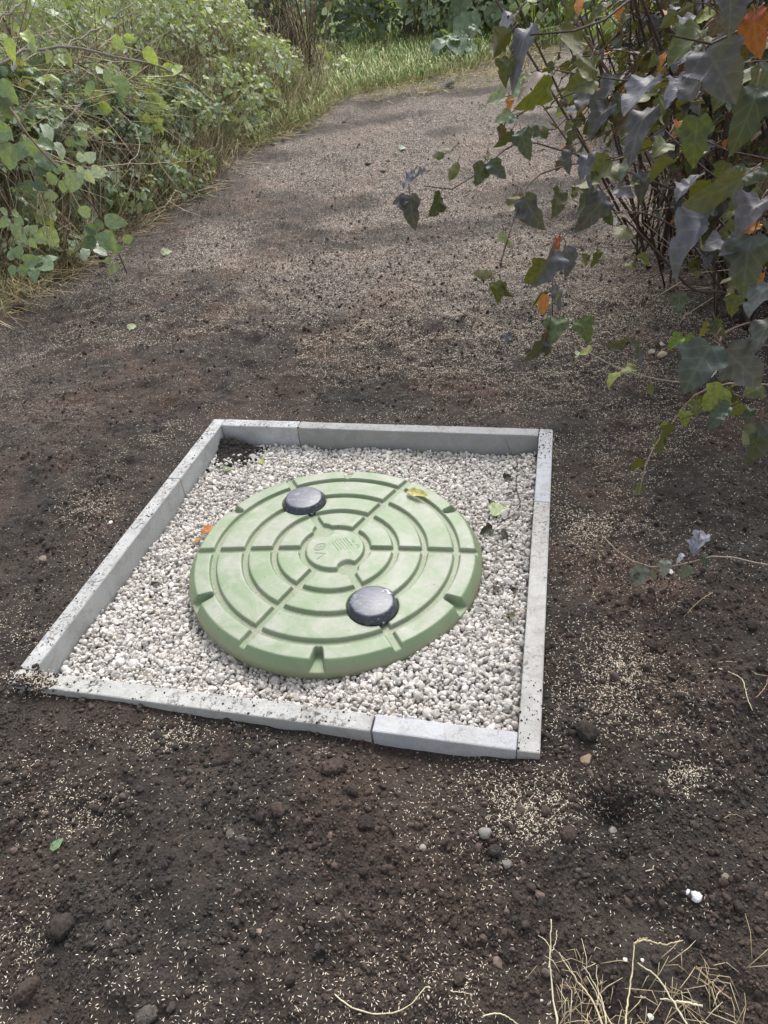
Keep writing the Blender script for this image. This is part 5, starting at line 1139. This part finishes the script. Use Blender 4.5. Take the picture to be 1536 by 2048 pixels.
for a, k in (((3800, (-40, 470), (130, 560), .2, .65, .0024, DRY, '', '', (.35, -.25, 1)), dict(spread=.45, filt=left)),
             ((2200, (-40, 460), (250, 620), .12, .40, .0018, DRY, '', '', (.7, -.5, .25)), dict(spread=.7, filt=left, zr=(0, .12))),
             ((3000, (330, 650), (10, 260), .2, .65, .0028, [((.42, .35, .22), 3), ((.22, .16, .11), 3), ((.5, .45, .28), 2), ((.22, .26, .10), 2)], '', '', (.15, -.1, .8)), dict(spread=.55, filt=left)),
             ((900, (-40, 300), (250, 480), .5, .9, .003, DRY, '', '', (.25, -.3, -.2)), dict(spread=.5, filt=lambda x, y: bank_dist(x, y) > .5, zr=(.3, .7)))):
    pts, rad, col = stems(*a, **k); tubes(sm, pts, rad, col, 3)
tag(sm.build('dry_stems', STRAW), 'tangle of dead brown stems and straw on the left bank', 'dry stems', kind='stuff')
# cut yellow litter along the edge of the soil
sm = MB()
for a, k in (((9000, (440, 1120), (95, 300), .06, .26, .0028, [((.50, .42, .20), 3), ((.42, .36, .16), 2), ((.36, .38, .16), 2), ((.55, .49, .30), 2)], '', '', (.3, -.2, .12)), dict(spread=.9, zr=(0, .06), filt=lambda x, y: (bank_dist(x, y) > -.25*vnoise(x*3, y*3, 61)) | (y > 8.6+.18*x+.7*vnoise(x*2, y*2, 62)))),
             ((9000, (-20, 660), (200, 660), .05, .22, .0020, [((.52, .42, .24), 3), ((.62, .54, .34), 3), ((.46, .30, .14), 1), ((.36, .38, .18), 1)], '', '', (.5, -.4, .1)), dict(spread=.9, zr=(0, .03), filt=lambda x, y: (bank_dist(x, y) > -.10*vnoise(x*3, y*3, 66)) & (bank_dist(x, y) < .6)))):
    pts, rad, col = stems(*a, **k); tubes(sm, pts, rad, col, 3)
tag(sm.build('straw_litter', STRAW), 'yellow cut straw strewn along the edge of the soil', 'straw', kind='stuff')
# living grass at the back
def blades(n, px, py, lo, hi, pal, filt, w=.0045):
    X = ground_hit(rv.uniform(*px, n), rv.uniform(*py, n)); x, y = X[:, 0], X[:, 1]; k = filt(x, y); x, y = x[k], y[k]; n = len(x)
    b = np.stack([x, y, gz_smooth(x, y)-.01], 1); h = rv.uniform(lo, hi, (n, 1)); th = rv.uniform(0, 6.283, n)
    o = np.stack([np.cos(th), np.sin(th), 0*th], 1); s = np.stack([-np.sin(th), np.cos(th), 0*th], 1)*w*rv.uniform(.6, 1.3, (n, 1))
    q = rv.uniform(.2, 1.1, (n, 1)); m1 = b+np.array([0, 0, 1.])*h*.5+o*h*q*.15; m2 = b+np.array([0, 0, 1.])*h*.85+o*h*q*.5; tp = b+np.array([0, 0, 1.])*h*(1.02-q*.35)+o*h*q
    V = np.stack([b-s, b+s, m1-s*.9, m1+s*.9, m2-s*.6, m2+s*.6, tp], 1); i = np.arange(n)[:, None]*7
    f4 = np.concatenate([i+np.array([[0, 1, 3, 2]]), i+np.array([[2, 3, 5, 4]])]); f3 = i+np.array([[4, 5, 6]])
    return V.reshape(-1, 3), [f4, f3], np.repeat(palette(n, pal, rv, .2), 7, 0)
gm = MB(); GP = [((.21, .31, .09), 4), ((.33, .42, .14), 4), ((.12, .18, .06), 1.5), ((.52, .49, .25), 2)]
edge = lambda x, y: y > back_edge(x)+.25*(vnoise(x*4, y*4, 63)-.5)
gm.add(*blades(11000, (690, 1060), (40, 200), .06, .24, GP, edge)); gm.add(*blades(7000, (1080, 1320), (-60, 90), .08, .25, [((.20, .28, .07), 3), ((.26, .33, .10), 2)], edge, .007)); gm.add(*blades(3000, (560, 760), (110, 260), .06, .22, GP+[((.42, .38, .2), 3)], lambda x, y: bank_dist(x, y) > -.1))
gm.add(*blades(5000, (330, 640), (20, 300), .08, .30, [((.28, .32, .13), 3), ((.40, .37, .2), 3), ((.17, .22, .08), 2)], lambda x, y: bank_dist(x, y) > -.02, .0035)); gm.add(*blades(2500, (-20, 460), (280, 640), .05, .20, [((.24, .28, .12), 2), ((.40, .34, .2), 2)], lambda x, y: (bank_dist(x, y) > .0), .0025))
tag(gm.build('rough_grass', GRASS), 'fresh green and straw coloured grass at the far edge of the soil and up the bank', 'grass', kind='stuff')
# ---- shrubs at the back
BG = 'shrubs along the back'
g = G(612, 150)
tw = empty('twiggy_shrub', tuple(g), 'dense clump of bare brown twigs fanning up from one foot, at the back', 'shrub'); cm = MB(); n = 120
d = unit(np.stack([rv.normal(-.40, .42, n), rv.normal(0, .25, n), np.ones(n)], 1)); l = rv.uniform(.8, 1.9, (n, 1)); b = g+rv.normal(scale=.09, size=(n, 3))*np.array([1, 1, 0])
tubes(cm, np.stack([b, b+d*l*.5+rv.normal(scale=.03, size=(n, 3)), b+d*l+np.array([-.05, 0, -.02])], 1), rv.uniform(.004, .008, (n, 1))*np.array([[1, .8, .45]]), palette(n, [((.16, .11, .09), 3), ((.28, .21, .16), 2), ((.10, .07, .06), 2)], rv, .2), 4)
under(cm.build('twigs', BARK), tw); fm = MB(); n = 70
i = rv.integers(120, size=n); p = (b+d*l*rv.uniform(.4, .9, (120, 1)))[i]+rv.normal(scale=.08, size=(n, 3))
put_leaves(fm, LT_ROUND, p, unit(rv.normal(size=(n, 3))), unit(rv.normal(size=(n, 3))+np.array([0, -1, .6])), .085, palette(n, [((.08, .055, .09), 3), ((.12, .09, .11), 2), (GB, 1)], rv, .2), rv); under(fm.build('foliage', BRAM), tw)
def back(px, py, *a, **k):
    return at(*G(px, py)[:2])
BPAL = [((.20, .28, .17), 3), ((.11, .16, .11), 3), ((.28, .36, .25), 2), (GY, .8)]
KK = [(LT_BRAM, .5, 1.5), (LT_OVATE, .5, 1.0)]
bush('back_shrub', 'dark shrub right behind the twiggy clump at the back', 'shrub', BG, back(715, 88), .9, .8, 1.5, 1300, .085, [((.11, .155, .115), 4), ((.17, .23, .18), 2)], KK, 12, .15, 21, stem=.004, cane_col=(.14, .11, .09))
bush('back_shrub', 'shrub with drooping grey stems under its leaves behind the grass', 'shrub', BG, back(835, 80), .95, .8, 1.5, 750, .10, BPAL, KK, 70, .45, 22, stem=.008, cane_col=(.22, .18, .14))
bush('back_shrub', 'pale green large leaved shrub behind the middle of the grass', 'shrub', BG, back(945, 78), .95, .8, 1.35, 900, .11, [((.24, .32, .21), 3), ((.31, .38, .28), 2), ((.13, .19, .12), 2)], KK, 26, .3, 23, stem=.008)
bush('back_shrub', 'bright green shrub at the top right of the grass', 'shrub', BG, back(1060, 68), .9, .8, 1.2, 900, .11, [((.25, .35, .15), 3), ((.34, .43, .15), 2), ((.12, .18, .09), 2)], KK, 20, .15, 24, stem=.008)
bush('leafy_bush', 'low broad leaved plant at the right end of the grass', 'bush', BG, back(930, 118), .35, .3, .38, 60, .13, [((.11, .18, .12), 2), ((.15, .22, .15), 1)], [(LT_BRAM, 1.0, 1.4)], 6, .2, 25)
bush('leafy_bush', 'small bramble shoot at the foot of the twiggy shrub', 'bush', BG, back(645, 150), .35, .25, .35, 26, .12, [(GB, 2), (GL, 1)], [(LT_BRAM, 1.0, 1.2)], 4, .2, 26)
bush('evergreen_bush', 'dark leaved bush standing behind the purple shrub at the upper right', 'bush', 'bushes behind the purple shrub', gp(1430, 250), .9, 1.1, 1.9, 1500, .11, [((.03, .045, .025), 3), ((.06, .08, .03), 2), ((.10, .09, .03), 1)], [(LT_OVATE, .7, 1.0), (LT_LOBED, .3, .9)], 60, .12, 27, stem=.009, cane_col=(.15, .11, .09))
bush('evergreen_bush', 'dense dark bush low at the right edge beyond the stem thicket', 'bush', 'bushes behind the purple shrub', gp(1530, 420), .6, .8, 1.5, 900, .085, [((.035, .05, .025), 3), ((.07, .08, .03), 2), ((.16, .10, .05), 1)], [(LT_LOBED, 1.0, .9)], 70, .1, 28, stem=.007, cane_col=(.17, .12, .09))
# ------------------------------------------------------------------ light
w = bpy.data.worlds.new('World'); scene.world = w; w.use_nodes = True
nt = w.node_tree; bg = nt.nodes['Background']
sky = nt.nodes.new('ShaderNodeTexSky'); sky.sky_type = 'NISHITA'; sky.sun_disc = False
SUN_EL, SUN_AZ = 52, 18
sky.sun_elevation = R(SUN_EL); sky.sun_rotation = R(SUN_AZ); sky.dust_density = 4; sky.air_density = 1.2; sky.ozone_density = 1
hs = nt.nodes.new('ShaderNodeHueSaturation'); hs.inputs['Saturation'].default_value = .28
nt.links.new(sky.outputs[0], hs.inputs['Color']); nt.links.new(hs.outputs[0], bg.inputs[0]); bg.inputs[1].default_value = .15
sl = bpy.data.lights.new('sun', 'SUN'); so = bpy.data.objects.new('sun', sl); COL.objects.link(so)
sl.energy = 1.1; sl.angle = R(28); sl.color = (1, .95, .88)
az = R(SUN_AZ); sd = Vector((math.sin(az)*math.cos(R(SUN_EL)), math.cos(az)*math.cos(R(SUN_EL)), math.sin(R(SUN_EL))))
so.rotation_euler = sd.to_track_quat('Z', 'Y').to_euler(); so.location = (0, 0, 8)
vs = scene.view_settings; vs.view_transform = 'Standard'; vs.look = 'None'; vs.gamma = 1; vs.use_curve_mapping = False; vs.exposure = 0.0
vs.exposure = 0.92
scene.cycles.max_bounces = 6; scene.cycles.transparent_max_bounces = 4
scene.cycles.use_adaptive_sampling = True; scene.cycles.adaptive_threshold = .02
